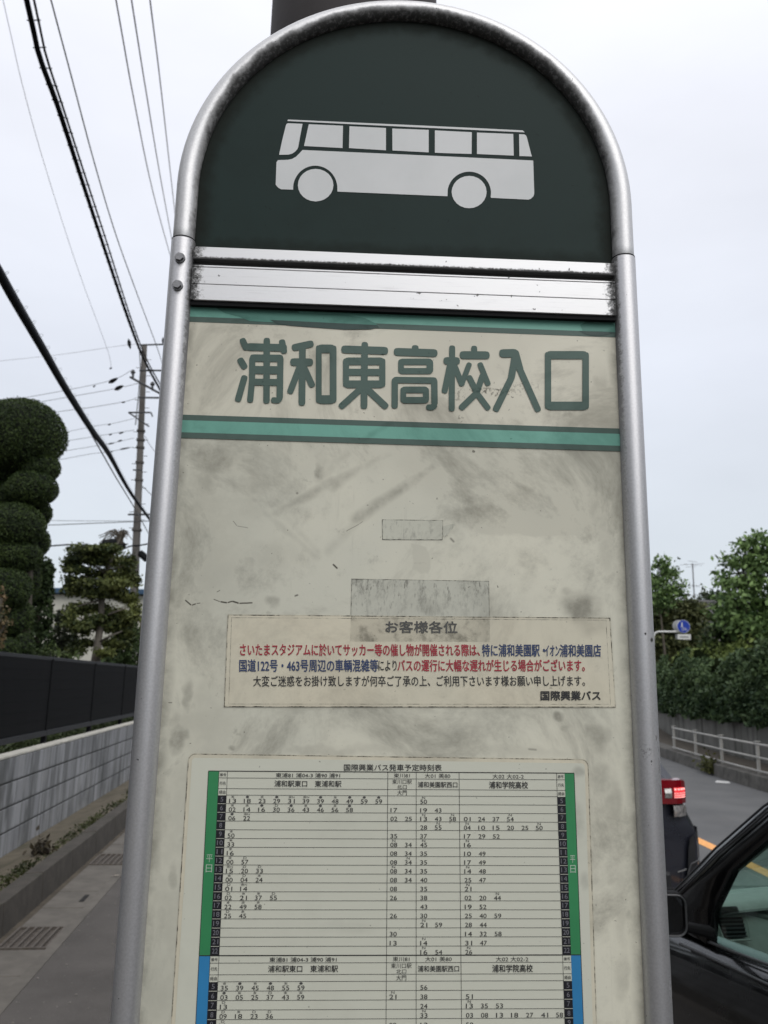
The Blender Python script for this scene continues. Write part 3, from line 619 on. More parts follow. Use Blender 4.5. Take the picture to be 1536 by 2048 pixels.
# verge weeds on the kerb
for cx_, cy_, n_, s_, lb_ in ((6.63, 17.0, 500, .22, 'dry green weed clump growing at the kerb under the guard rail'),):
    wd = leaves('weed_clump', np.array([cx_, cy_, .05])+np.abs(rng.normal(0, 1, (n_, 3)))*np.array([.12, s_*1.3, .13])*np.array([1, 1, 1]), .05, leafmat('verge_weed', (.04, .05, .015), (.14, .14, .05)))
    tag(wd, lb_, 'weeds'); wd['kind'] = 'stuff'
ltr = MB().hexa([(0, 0, 0), (.26, 0, 0), (.27, .1, 0), (.0, .12, 0), (.02, .02, .03), (.24, .02, .02), (.24, .09, .025), (.03, .1, .035)]).build('litter', simple('white_plastic', (.6, .6, .58), .5), loc=(6.22, 15.75, .004), rot=(0, 0, -.3), bevel=.006)
tag(ltr, 'white scrap of litter lying at the edge of the road by the kerb', 'litter')
# mandatory road sign on a bent arm
YS = 27.; m_wp = simple('white_pole', (.62, .62, .60), .45, var=.05); m_sblue = simple('sign_blue', (.01, .045, .36), .35, var=.05, sc=3); m_swhite = simple('sign_white', (.65, .65, .63), .5, var=.05); m_grey = simple('sign_back', (.32, .33, .33), .5, .3)
rs0 = at(1307, 1300, YS); rsn = thing('road_sign', 'round blue sign with white plate on a bent white arm across the road', 'road sign', (rs0.x, YS, .2)); Q0 = Vector(rsn.location)
def rp_(x, y, dy=0): return at(x, y, YS+dy)-Q0
MB().tube([(0, 0, 0), rp_(1307, 1290), rp_(1307, 1274), rp_(1310, 1266), rp_(1317, 1263.5), rp_(1340, 1263.5), rp_(1363, 1263.5)], .033, 8).build('pole', m_wp, rsn, smooth=True)
cc = rp_(1367, 1253, -.08)
MB().cyl(cc+Vector((0, .02, 0)), cc, .215, 28).build('rim', m_swhite, rsn, smooth=False)
dsc = MB().cyl(cc, cc-Vector((0, .006, 0)), .203, 28).build('disc', m_sblue, rsn)
def fig(x, z, s):                           # small walking-figure pictogram
    q = MB(); pts = [(0, 0), (.012, .05), (-.01, .055), (-.02, .0)]
    return q
q = MB(); y_ = cc.y-.012
hx = [(cc.x-.05+.018*math.cos(a), cc.z+.12+.018*math.sin(a)) for a in np.linspace(0, 2*math.pi, 9)[:-1]]; q.poly(hx, y_)
q.poly([(cc.x-.075, cc.z+.095), (cc.x-.03, cc.z+.095), (cc.x-.035, cc.z+.03), (cc.x-.015, cc.z-.03), (cc.x-.03, cc.z-.035), (cc.x-.052, cc.z+.01), (cc.x-.075, cc.z-.03), (cc.x-.09, cc.z-.025), (cc.x-.07, cc.z+.04)], y_)
for wx in (-.03, .075):                     # bicycle wheels and frame
    o_ = [(cc.x+wx+.04*math.cos(a), cc.z-.105+.04*math.sin(a)) for a in np.linspace(0, 2*math.pi, 13)]; i_ = [(cc.x+wx+.03*math.cos(a), cc.z-.105+.03*math.sin(a)) for a in np.linspace(0, 2*math.pi, 13)]
    q.grid([[(p[0], y_, p[1]) for p in o_], [(p[0], y_, p[1]) for p in i_]])
q.poly([(cc.x-.03, cc.z-.11), (cc.x-.035, cc.z-.1), (cc.x+.0, cc.z-.06), (cc.x+.05, cc.z-.055), (cc.x+.07, cc.z-.1), (cc.x+.08, cc.z-.105), (cc.x+.055, cc.z-.04), (cc.x-.0, cc.z-.048)], y_)
q.build('pictogram', m_swhite, dsc)
c2 = rp_(1369, 1274, -.08); pb_ = MB().box(c2.x-.23, c2.x+.21, c2.y-.01, c2.y+.01, c2.z-.085, c2.z+.085).build('plate', m_swhite, rsn, bevel=.01)
MB().box(c2.x-.15, c2.x+.13, c2.y-.0125, c2.y-.0115, c2.z-.018, c2.z+.022).build('dark_print', simple('worn_dark_print', (.22, .22, .22), .6, var=.5, sc=30), pb_)
c3 = rp_(1357, 1252, .12); MB().cyl(c3, c3+Vector((0, .012, 0)), .2, 24).build('back_disc', m_grey, rsn)
c4 = rp_(1357, 1273, .12); MB().box(c4.x-.1, c4.x+.2, c4.y, c4.y+.01, c4.z-.08, c4.z+.08).build('back_plate', m_grey, rsn)

# trees right
m_mapL = leafmat('broad_leaf', (.036, .072, .022), (.19, .285, .095)); m_mapD = leafmat('broad_leaf_dark', (.020, .036, .013), (.10, .145, .05)); m_olive = leafmat('olive_leaf', (.036, .046, .016), (.115, .125, .046))
def limb_tree(name, label, tx, blobs, Y, leaf, mat, dens, base=1.0, th=.09, loose=.2, fill=.35, group=None):
    root = thing(name, label, 'tree', (at(tx, 1300, Y).x, Y, base), 0, group); R_ = Vector(root.location)
    q = MB(); zs = [px_ell(*b_[:4], Y)[0] for b_ in blobs]; ztop = max(z[2] for z in zs)-base
    q.tube([(0, 0, -.2), (.03, 0, ztop*.35), (-.05, .03, ztop*.65), (.0, 0, ztop*.92)], [th, th*.75, th*.45, th*.12], 9)
    for b_ in blobs:
        c, r = px_ell(*b_[:4], Y+(b_[4] if len(b_) > 4 else 0)); c = Vector(c)-R_
        s0 = Vector((0, 0, max(.2, min(ztop*.85, c.z-.5*abs(c.x)-.3)))); mid = s0.lerp(c, .55)+Vector((0, 0, -.05*abs(c.x)))
        q.tube([s0, mid, c], [th*.38, th*.22, th*.08], 6)
        for k in range(5):
            dd = Vector(rng.normal(size=3)).normalized(); q.tube([mid.lerp(c, .3+.14*k), c+Vector((dd.x*r[0], dd.y*r[1], dd.z*r[2]))*.8], [th*.10, .004], 4)
    q.build('trunk', m_bark, root, smooth=True)
    P = []; T = []
    for b_ in blobs:
        c, r = px_ell(*b_[:4], Y+(b_[4] if len(b_) > 4 else 0)); c = np.array(c); r = np.array(r)
        nc = max(6, int(dens*(r[0]*r[1]*r[2])**(2/3)*6)); p, d = ellipsoid_pts(c, r, nc, loose, .25); p = c+(p-c)*(rng.uniform(fill**2, 1, nc)[:, None]**.5)
        for pc in p:                        # sprays of leaves
            m_ = rng.integers(9, 18); P.append(pc+rng.normal(0, 1, (m_, 3))*leaf*np.array([1.5, 1.5, .9])); T.append(np.full(m_, .5+.28*rng.normal()))
    leaves('crown', np.concatenate(P)-np.array(R_), leaf, mat, root, tint=np.concatenate(T), kind='stuff', sizevar=.4)
    return root
limb_tree('broadleaf_tree', 'large leafy tree rising above the hedge at the right edge of the photo', 1500,
    [(1520, 1085, 26, 26), (1490, 1100, 22, 16), (1462, 1125, 22, 12), (1452, 1150, 16, 10), (1500, 1130, 30, 20), (1545, 1120, 34, 40), (1480, 1170, 34, 20), (1447, 1168, 14, 8), (1520, 1180, 40, 36), (1462, 1200, 34, 20), (1500, 1225, 46, 30), (1460, 1240, 36, 24), (1545, 1240, 50, 40), (1490, 1262, 44, 22), (1590, 1150, 50, 70), (1600, 1240, 50, 50)], 22.5, .10, m_mapL, 30, th=.13)
limb_tree('broadleaf_tree', 'slim young tree with bright sprays just right of the sign post', 1328,
    [(1326, 1122, 12, 9), (1314, 1130, 8, 6), (1330, 1140, 12, 10), (1340, 1152, 10, 8), (1327, 1162, 14, 12), (1346, 1146, 4, 3), (1322, 1185, 22, 14), (1345, 1185, 14, 10), (1363, 1168, 5, 4), (1357, 1190, 10, 8), (1300, 1165, 16, 16), (1318, 1205, 26, 16)], 30., .10, m_mapL, 40, th=.06)
limb_tree('bushy_tree', 'olive brown bushy tree between the slim tree and the tiled roof', 1350,
    [(1340, 1220, 34, 26), (1375, 1225, 26, 26), (1396, 1222, 18, 24), (1320, 1250, 30, 26), (1365, 1262, 36, 24), (1400, 1262, 22, 24), (1345, 1285, 40, 18), (1395, 1290, 30, 16), (1300, 1225, 26, 30), (1310, 1280, 30, 22), (1340, 1300, 30, 16), (1312, 1318, 20, 26), (1335, 1322, 20, 14), (1400, 1310, 30, 16), (1375, 1318, 26, 14)], 31.5, .10, m_olive, 45, th=.06, fill=.2)
limb_tree('bushy_tree', 'dark green bushy tree low behind the hedge under the large leafy tree', 1470,
    [(1440, 1265, 26, 18), (1475, 1280, 36, 16), (1520, 1280, 44, 20), (1425, 1290, 26, 12), (1560, 1275, 40, 26), (1450, 1222, 20, 14)], 23.5, .085, m_mapD, 50, th=.06, fill=.2)
limb_tree('far_tree', 'small rounded dark tree far behind beside the tiled roof', 1425,
    [(1427, 1192, 11, 12), (1414, 1200, 8, 6), (1436, 1198, 8, 10)], 52, .2, leafmat('far_leaf', (.022, .03, .018), (.05, .065, .035)), 14, base=2.5, th=.12)
for i, (x, y, rx, ry, Y) in enumerate(((1460, 1252, 120, 26, 62), (1250, 1250, 130, 30, 66), (900, 1270, 300, 40, 75), (400, 1290, 320, 34, 80))):
    c, r = px_ell(x, y, rx, ry, Y, .25); n = 5200; P, d = ellipsoid_pts(c, r, n, .3, .25); P = np.array(c)+(P-np.array(c))*rng.uniform(.4, 1, n)[:, None]
    P[:, 2] = np.where(P[:, 2] < .8, rng.uniform(.5, 3, n), P[:, 2])
    leaves('distant_trees', P, .42, m_mapD, kind='stuff', tint=.4+.4*wob(P, .5))
# house with tiled roof and antenna
YH = 44.; m_tile = simple('roof_tile', (.085, .083, .082), .7, var=.2, sc=3); m_hw = simple('house_wall', (.27, .255, .23), .9, var=.1, sc=1.5)
h0 = at(1330, 1203, YH); h1 = at(1500, 1212, YH); e0 = at(1400, 1241, YH-3)
hs = thing('tiled_roof_house', 'house with grey tiled roof showing between the bushy trees', 'house', (h0.x, YH, 0)); Lh = h1.x-h0.x; zr = h0.z; ze = e0.z
MB().box(.3, Lh-.3, -2.4, 4.2, 0, ze-.05).build('wall', m_hw, hs)
q = MB(); q.add([(-.3, -3.1, ze-.12), (Lh+.3, -3.1, ze-.12), (Lh+.3, 4.9, ze-.12), (-.3, 4.9, ze-.12), (.6, .9, zr), (Lh-.6, .9, zr)], [(0, 1, 5, 4), (2, 3, 4, 5), (1, 2, 5), (3, 0, 4), (3, 2, 1, 0)]); rf = q.build('roof', m_tile, hs)
q = MB()
for k in range(int(Lh/.3)):
    x = .2+k*.3; tt = .12; q.tube([(x, -3.12, ze-.06), (min(max(x, .8), Lh-.8), .85, zr+.03)], .05, 5)
rr = q.build('tile_ribs', m_tile, hs, kind='stuff')
for k in range(14): MB().tube([(.6+k*(Lh-1.2)/14, .9, zr+.08), (.6+(k+.96)*(Lh-1.2)/14, .9, zr+.08)], .13, 8).build('ridge_tile', m_tile, hs)
w_ = MB().box(3.2, 4.6, -2.46, -2.405, 3.0, 4.2).build('window', m_hard, hs); MB().box(3.28, 4.52, -2.475, -2.462, 3.08, 4.12).build('pane', m_glassd, w_)
an0 = at(1389, 1201, YH+.9); an = thing('tv_antenna', 'thin television antenna mast standing on the tiled roof', 'antenna', (an0.x, YH+.9, an0.z)); A0 = Vector(an.location); m_ant = simple('antenna_grey', (.20, .20, .21), .5, .4)
atp = at(1385, 1127, YH+.9)-A0; MB().tube([(0, 0, 0), atp], .035, 6).build('mast', m_ant, an)
q = MB()
for (x0, y0, x1, y1) in ((1360, 1130, 1409, 1127), (1368, 1128, 1404, 1131), (1376, 1122, 1394, 1124), (1371, 1134, 1392, 1133)): q.tube([at(x0, y0, YH+.9)-A0, at(x1, y1, YH+.9)-A0], .012, 4)
q.build('upper_elements', m_ant, an)
q = MB(); q.tube([at(1376, 1171, YH+.9)-A0, at(1398, 1172, YH+.9)-A0], .014, 4)
for x in (1376, 1380, 1385, 1393, 1398): q.tube([at(x, 1169, YH+.7)-A0, at(x+1, 1175, YH+1.1)-A0], .01, 4)
q.build('lower_elements', m_ant, an)
q = MB(); q.tube([at(1382, 1200, YH+.6)-A0, at(1388, 1185, YH+.9)-A0], .01, 4); q.tube([at(1396, 1201, YH+1.2)-A0, at(1388, 1185, YH+.9)-A0], .01, 4); q.build('stays', m_ant, an)
g0 = at(1296, 1172, 40); gh = thing('gabled_house', 'white gable with dark roof edge peeping out right of the sign post', 'house', (g0.x, 40, 0)); zz = g0.z; gw = at(1318, 1180, 40).x-g0.x
MB().add([(-5, 0, 0), (gw-.15, 0, 0), (gw-.15, 0, zz-.9), (-2.2, 0, zz+.5), (-5, 0, zz-.8), (-5, 7, 0), (gw-.15, 7, 0), (gw-.15, 7, zz-.9), (-2.2, 7, zz+.5), (-5, 7, zz-.8)], [(0, 1, 2, 3, 4), (9, 8, 7, 6, 5), (0, 5, 6, 1), (1, 6, 7, 2), (4, 9, 5, 0), (2, 7, 8, 3), (3, 8, 9, 4)]).build('wall', simple('pale_wall', (.5, .49, .46), .8), gh)
MB().hexa([(-2.2, -.3, zz+.52), (gw+.1, -.3, zz-.75), (gw+.1, 7.3, zz-.75), (-2.2, 7.3, zz+.52), (-2.2, -.3, zz+.74), (gw+.1, -.3, zz-.5), (gw+.1, 7.3, zz-.5), (-2.2, 7.3, zz+.74)]).build('roof', m_tile, gh)
MB().hexa([(-5.3, -.3, zz-.75), (-2.203, -.3, zz+.52), (-2.203, 7.3, zz+.52), (-5.3, 7.3, zz-.75), (-5.3, -.3, zz-.5), (-2.203, -.3, zz+.74), (-2.203, 7.3, zz+.74), (-5.3, 7.3, zz-.5)]).build('roof', m_tile, gh)

# ================================================================== CARS
def paint(name, col, rough=.12, coat=1.):
    m, t, bs = new_mat(name); b = NB(t); bs.inputs['Base Color'].default_value = (*col, 1); bs.inputs['Metallic'].default_value = .3
    b.inp(bs.inputs['Roughness'], b.rng(b.noise(9, 4, .6), .3, .8, rough+.12, rough+.26)); bs.inputs['Coat Weight'].default_value = coat*.7; bs.inputs['Coat Roughness'].default_value = .05
    return m
m_rub = simple('tyre_rubber', (.012, .012, .012), .85); m_blk = simple('black_trim', (.006, .006, .0065), .7, spec=.15); m_rimm = simple('alloy', (.35, .35, .36), .3, .9); m_gasket = simple('weatherstrip', (.06, .062, .064), .45, .2)
m_cgl = tinted_glass('car_glass', (.66, .80, .745), .045); m_dgl = tinted_glass('dark_car_glass', (.06, .07, .07), .05)
m_dash = simple('dash_plastic', (.27, .29, .275), .7, var=.08, sc=30); m_dark_in = simple('interior_dark', (.03, .032, .034), .85)
def wheel(root, x, y, r=.31):
    s_ = 1 if x > 0 else -1; w = bpy.data.objects.new('wheel', None); C.objects.link(w); w.parent = root; w.location = (x, y, r)
    q = MB(); prof = [(-.1, r*.68), (-.1, r*.94), (-.07, r), (.07, r), (.1, r*.94), (.1, r*.68)]
    rows = [[(a, R_*math.cos(2*math.pi*j/28), R_*math.sin(2*math.pi*j/28)) for j in range(28)] for a, R_ in prof]; q.grid(rows, closed=True); q.build('tyre', m_rub, w, smooth=True)
    q = MB(); q.cyl((s_*.03, 0, 0), (s_*.075, 0, 0), r*.16, 16)
    for k in range(5):
        a = 2*math.pi*k/5; d_ = Vector((0, math.cos(a), math.sin(a))); e_ = Vector((0, -math.sin(a), math.cos(a))); c_ = Vector((s_*.06, 0, 0))
        q.hexa([c_+d_*.04-e_*.035-Vector((s_*.03, 0, 0)), c_+d_*.04+e_*.035-Vector((s_*.03, 0, 0)), c_+d_*r*.67+e_*.028-Vector((s_*.03, 0, 0)), c_+d_*r*.67-e_*.028-Vector((s_*.03, 0, 0)), c_+d_*.04-e_*.035, c_+d_*.04+e_*.035, c_+d_*r*.67+e_*.028, c_+d_*r*.67-e_*.028])
    rows = [[(s_*a, R_*math.cos(2*math.pi*j/24), R_*math.sin(2*math.pi*j/24)) for j in range(24)] for a, R_ in ((.085, r*.7), (.085, r*.66), (-.06, r*.64))]; q.grid(rows, closed=True); q.build('rim', m_rimm, w)
def lerp_rows(keys, ys_):                   # keys: {y: [(x,z)...]} interpolated stations
    ky = sorted(keys); out_ = []
    for y in ys_:
        out_.append([(float(np.interp(y, ky, [keys[k][i][0] for k in ky])), y, float(np.interp(y, ky, [keys[k][i][1] for k in ky]))) for i in range(len(keys[ky[0]]))])
    return out_
# ---- near car : local x right, y forward, z up; left flank at x = 0
m_p1 = paint('near_black_paint', (.006, .006, .0065), .06)
WN = 1.66
nc = thing('parked_car', 'dark car cut off at the right edge, its side window and mirror nearest', 'car', (.905, 2.30, 0), rad(8))
def prof(b, hood, wh=0.):                   # flank section from sill to shoulder to inner edge
    return [(.06, .22), (.015, .30+wh*.30), (.0, .55+wh*.1), (.004, .74), (.02, .86), (.035, b-.07), (.05, b-.025), (.085, b), (.13, b+.003)]
keysL = {1.42: [(.34, .28), (.30, .34), (.28, .50), (.28, .60), (.30, .66), (.34, .70), (.38, .72), (.44, .735), (.50, .74)],
    1.25: [(.14, .26), (.10, .34), (.08, .52), (.08, .64), (.10, .72), (.14, .755), (.17, .775), (.24, .79), (.30, .80)],
    .95: [(.06, .26), (.02, .34), (.0, .55), (.005, .70), (.03, .80), (.07, .84), (.11, .86), (.17, .875), (.24, .885)],
    .55: prof(.965, 0), .28: prof(.992, 0), 0.: prof(1.018, 0), -.35: prof(1.055, 0), -1.2: prof(1.085, 0), -2.2: prof(1.10, 0), -2.6: [(.08, .25), (.04, .33), (.03, .55), (.03, .75), (.045, .87), (.06, 1.02), (.08, 1.07), (.11, 1.09), (.15, 1.093)]}
ys_ = list(np.linspace(-2.6, 1.42, 64))
def cut_arch(rows, centres, r, zc):         # raise the sill over the wheel openings
    for row in rows:
        y = row[0][1]
        for cy_ in centres:
            d_ = abs(y-cy_)
            if d_ < r:
                za_ = zc+math.sqrt(r*r-d_*d_)
                for i in range(3):
                    x_, _, z_ = row[i]; row[i] = (x_ if i else .03, y, max(z_, za_+.02*i))
                for i in range(3, len(row)):
                    x_, _, z_ = row[i]
                    if z_ < za_+.02*i: row[i] = (x_, y, za_+.012*i)
    return rows
rowsL = cut_arch(lerp_rows(keysL, ys_), (.78, -1.72), .33, .30)
q = MB(); q.grid(rowsL, flip=False); q.grid([[(WN-p[0], p[1], p[2]) for p in r] for r in rowsL], flip=True)
hy = [y for y in ys_ if y > .42]            # bonnet
hoodr = [];
for r in rowsL:
    if r[0][1] > .40:
        p = r[-1]; xs = np.linspace(p[0], WN-p[0], 9); hoodr.append([(x, p[1], p[2]+.045*math.sin(math.pi*i/8)**.6) for i, x in enumerate(xs)])
q.grid(hoodr); f0 = rowsL[-1]; q.grid([[(x, y, z) for x, y, z in f0], [(WN-x, y+.0, z) for x, y, z in f0]]); r0 = rowsL[0]; q.grid([[(x, y, z) for x, y, z in r0], [(WN-x, y, z) for x, y, z in r0]], flip=True)
q.build('body', m_p1, nc, smooth=True)
# greenhouse rails: A pillar / roof rail / rear pillars (left side, mirrored for the right)
def both(fn, nm, mat, sm=True, **k):
    for s_ in (0, 1):
        q = MB(); fn(q); 
        if s_: q.v = [(WN-v[0], v[1], v[2]) for v in q.v]; q.f = [f[::-1] for f in q.f]
        q.build(nm, mat, nc, smooth=sm, **k)
ap = [(.10, .76, .965), (.09, .449, 1.07), (.11, .195, 1.257), (.145, -.013, 1.406), (.17, -.22, 1.52), (.21, -.6, 1.60)]   # outer edge
ai = [(.045, .18, 1.0), (.05, .165, 1.09), (.068, .08, 1.215), (.105, -.064, 1.326), (.135, -.28, 1.44), (.17, -.62, 1.53)]   # window side edge
ai2 = [(.055, .45, 1.01), (.058, .30, 1.10), (.085, .13, 1.235), (.12, -.063, 1.376), (.145, -.26, 1.475), (.178, -.62, 1.555)]
def pillar(q):
    rows = []
    for a_, m_, i_ in zip(ap, ai2, ai):
        a_, m_, i_ = Vector(a_), Vector(m_), Vector(i_)
        rows.append([a_+Vector((.045, .01, -.01)), a_, a_.lerp(m_, .35)+Vector((-.012, 0, .004)), m_+Vector((-.004, 0, 0)), i_, i_+Vector((.035, .0, -.005)), a_+Vector((.05, -.02, -.02))])
    q.grid(rows, closed=True)
both(pillar, 'front_pillar', m_p1)
def strip1(q): q.tube([Vector(a).lerp(Vector(b_), .42)+Vector((-.016, 0, .004)) for a, b_ in zip(ap, ai2)], .0035, 5)
both(strip1, 'weatherstrip', m_gasket)
def strip2(q): q.tube([Vector(a).lerp(Vector(b_), .8)+Vector((-.012, 0, .002)) for a, b_ in zip(ap, ai2)], .0035, 5)
both(strip2, 'weatherstrip', m_gasket)
def sill1(q): q.tube([(.062, .42, .992), (.055, .255, .998), (.055, .07, 1.014), (.052, -.102, 1.034), (.052, -.35, 1.06), (.055, -1.2, 1.09), (.06, -2.2, 1.105)], .0045, 5)
both(sill1, 'window_sill_strip', m_gasket)
def sill2(q): q.tube([(.030, .30, .965), (.028, .06, .985), (.026, -.18, 1.005), (.026, -.6, 1.03), (.028, -2.2, 1.05)], .004, 5)
both(sill2, 'window_sill_strip', m_gasket)
def inner(q): q.grid([[(.13, y, z_b), (.12, y, z_b-.06), (.16, y, .5), (.16, y, .35)] for y, z_b in ((.42, .96), (0, 1.0), (-.35, 1.035), (-1.2, 1.065), (-2.5, 1.085))], flip=True)
both(inner, 'door_card', m_dark_in)
def sideglass(q): q.grid([[(.07, .17, 1.0), (.072, .14, 1.14), (.10, .0, 1.28), (.135, -.20, 1.40), (.155, -.4, 1.48)], [(.08, -.35, 1.03), (.085, -.37, 1.15), (.105, -.42, 1.30), (.137, -.45, 1.40), (.158, -.5, 1.50)], [(.082, -1.05, 1.06), (.09, -1.05, 1.2), (.12, -1.05, 1.34), (.145, -1.02, 1.44), (.165, -1.0, 1.53)]])
both(sideglass, 'side_window', m_cgl)
def sideglass2(q): q.grid([[(.082, -1.12, 1.03), (.12, -1.12, 1.38), (.165, -1.12, 1.53)], [(.09, -2.2, 1.06), (.13, -2.2, 1.4), (.18, -2.15, 1.53)]])
both(sideglass2, 'side_window', m_dgl)
def bp(q): q.hexa([(.06, -1.12, 1.06), (.10, -1.12, 1.06), (.10, -1.05, 1.06), (.06, -1.05, 1.06), (.15, -1.12, 1.54), (.19, -1.12, 1.54), (.19, -1.05, 1.54), (.15, -1.05, 1.54)])
both(bp, 'centre_pillar', m_blk, False)
def cp(q): q.hexa([(.05, -2.6, 1.04), (.12, -2.6, 1.04), (.12, -2.2, 1.04), (.05, -2.2, 1.04), (.17, -2.5, 1.56), (.23, -2.5, 1.56), (.22, -2.15, 1.56), (.16, -2.15, 1.56)])
both(cp, 'rear_pillar', m_p1, False)
q = MB(); rr_ = []
for y, z, xo in ((-.30, 1.545, .17), (-.75, 1.595, .19), (-1.4, 1.62, .17), (-2.1, 1.60, .18), (-2.52, 1.55, .2)):
    rr_.append([(xo-.03, y, z-.04)]+[(xo+(WN-2*xo)*i/8, y, z+.035*math.sin(math.pi*i/8)) for i in range(9)]+[(WN-xo+.03, y, z-.04)])
q.grid(rr_, flip=True); q.build('roof', m_p1, nc, smooth=True)
q = MB(); q.grid([[(a_[0]+.025+(WN-2*(a_[0]+.025))*i/8, a_[1]-.01+bu*math.sin(math.pi*i/8), a_[2]-.012+.022*math.sin(math.pi*i/8)) for i in range(9)] for a_, bu in zip(ap[:5]+[(.2, -.36, 1.555)], (.10, .07, .05, .04, .03, .03))]); q.build('windscreen', m_cgl, nc, smooth=True)
q = MB(); q.grid([[(.2, -2.62, 1.06), (WN-.2, -2.62, 1.06)], [(.24, -2.5, 1.52), (WN-.24, -2.5, 1.52)]]); q.build('rear_window', m_dgl, nc)
for x in (.25, .75): MB().tube([(x, .82, .985), (x+.25, .80, .995), (x+.62, .76, 1.0)], .011, 5).build('wiper', m_blk, nc)
MB().hexa([(.1, .70, .90), (WN-.1, .70, .90), (WN-.12, .98, .86), (.12, .98, .86), (.1, .70, .955), (WN-.1, .70, .955), (WN-.12, .98, .905), (.12, .98, .905)]).build('cowl', m_blk, nc, bevel=.01)
# dashboard
dash = bpy.data.objects.new('dashboard', None); C.objects.link(dash); dash.parent = nc
q = MB(); rows = []
for x in np.linspace(.17, WN-.17, 10):
    e_ = .035*math.sin((x-.17)/(WN-.34)*math.pi)
    rows.append([(x, .82, .94), (x, .76, .98), (x, .68, 1.0+e_), (x, .53, 1.008+e_), (x, .51, 1.004+e_), (x, .498, .992+e_), (x, .468, .93+e_*.5), (x, .44, .86), (x, .42, .75), (x, .46, .62), (x, .6, .55)])
q.grid(rows, flip=True); q.build('shell', m_dash, dash, smooth=True)
vb = MB(); vb.hexa([(.257, .452, .929), (.338, .452, .931), (.338, .50, .931), (.257, .50, .929), (.250, .484, .985), (.345, .484, .987), (.345, .53, .987), (.250, .53, .985)]).build('air_vent', m_blk, dash, bevel=.008)
for k in range(5):
    f_ = (k+.5)/5.5; y_ = .452+.032*f_; z_ = .930+.056*f_; MB().box(.262-.005*f_, .334+.006*f_, y_-.006, y_+.002, z_, z_+.003).build('vent_slat', m_dark_in, dash)
rg_ = [(.253, .446, .926), (.342, .446, .928), (.350, .480, .989), (.246, .480, .987)]; MB().tube(rg_+[rg_[0]], .0035, 6).build('vent_ring', m_dash, dash)
MB().hexa([(.245, .488, .998), (.335, .488, 1.0), (.335, .50, 1.0), (.245, .50, .998), (.243, .496, 1.009), (.335, .496, 1.012), (.335, .512, 1.012), (.243, .512, 1.009)]).build('defroster_slot', m_blk, dash, bevel=.002)
MB().tube([(.36, .50, .995), (.50, .48, .97), (.75, .47, .95)], .012, 6).build('tray_lip', m_dash, dash, smooth=True)
MB().hexa([(.28, .60, 1.006), (.42, .60, 1.012), (.50, .72, 1.012), (.34, .72, 1.006), (.28, .60, 1.010), (.42, .60, 1.018), (.50, .72, 1.018), (.34, .72, 1.012)]).build('dash_mat', m_dark_in, dash)
for (x0, w_) in ((.25, .5), (.95, .48)):
    s_ = bpy.data.objects.new('seat', None); C.objects.link(s_); s_.parent = nc
    MB().box(x0, x0+w_, -.95, -.35, .38, .55).build('cushion', m_dark_in, s_, bevel=.05); MB().hexa([(x0, -1.02, .5), (x0+w_, -1.02, .5), (x0+w_, -.86, .5), (x0, -.86, .5), (x0+.04, -1.22, 1.14), (x0+w_-.04, -1.22, 1.14), (x0+w_-.04, -1.1, 1.14), (x0+.04, -1.1, 1.14)]).build('backrest', m_dark_in, s_, bevel=.04)
    MB().box(x0+.12, x0+w_-.12, -1.26, -1.15, 1.16, 1.34).build('headrest', m_dark_in, s_, bevel=.04)
q = MB(); q.tube([(1.22+.18*math.cos(a), .0+.05*math.sin(a), .92+.17*math.sin(a)) for a in np.linspace(0, 2*math.pi, 25)], .014, 8, cap=False); q.cyl((1.22, .0, .92), (1.22, .22, .84), .03, 10); q.tube([(1.05, 0, .92), (1.39, 0, .92)], .015, 6); q.build('steering_wheel', m_blk, nc, smooth=True)
MB().box(.05, WN-.05, -2.5, .7, .24, .3).build('floor_pan', m_dark_in, nc)
mr_ = bpy.data.objects.new('wing_mirror', None); C.objects.link(mr_); mr_.parent = nc; mr_.location = (-.148, .11, 1.10); mr_.rotation_euler = (0, 0, rad(-8))
q = MB(); hw, hh = .098, .055
def rrect(w, h, y, r=.025, n=5):
    o_ = []
    for cx_, cz_, a0_ in ((w-r, h-r, 0), (-w+r, h-r, 90), (-w+r, -h+r, 180), (w-r, -h+r, 270)):
        for k in range(n): a = rad(a0_+90*k/(n-1)); o_.append((cx_+r*math.cos(a), y, cz_+r*math.sin(a)))
    return o_
q.grid([rrect(hw*.55, hh*.5, .085), rrect(hw*.85, hh*.85, .06), rrect(hw, hh, .02), rrect(hw, hh, -.012), rrect(hw*.95, hh*.93, -.016), rrect(hw*.90, hh*.86, -.006)], closed=True, flip=True); k0 = len(q.v); q.v += rrect(hw*.55, hh*.5, .085); q.f.append(tuple(range(k0, len(q.v))))
q.build('housing', m_blk, mr_, smooth=True)
q = MB(); q.v = rrect(hw*.9, hh*.86, -.0075, .02); q.f = [tuple(range(len(q.v)))]; q.build('mirror_glass', simple('mirror_glass', (.10, .105, .11), .04, 1., var=0.), mr_)
q = MB(); q.tube([Vector(p)+Vector((0, -.0165, 0)) for p in rrect(hw*.94, hh*.93, 0., .024)+[rrect(hw*.94, hh*.93, 0., .024)[0]]], .003, 5, cap=False); q.build('housing_edge', m_gasket, mr_)
MB().hexa([(.07, .02, -.045), (.19, .03, -.075), (.19, .07, -.075), (.07, .06, -.045), (.07, .02, -.025), (.19, .03, -.045), (.19, .07, -.045), (.07, .06, -.025)]).build('arm', m_blk, mr_, bevel=.008)
both(lambda q: q.grid([[(.056, .62, .962), (.052, .168, 1.004)], [(.052, .44, 1.01), (.050, .168, 1.05)], [(.054, .30, 1.10), (.052, .163, 1.10)]], flip=True), 'quarter_panel', m_blk)
both(lambda q: q.box(-.012, .006, -.86, -.70, .80, .825), 'door_handle', m_p1, False, bevel=.006)
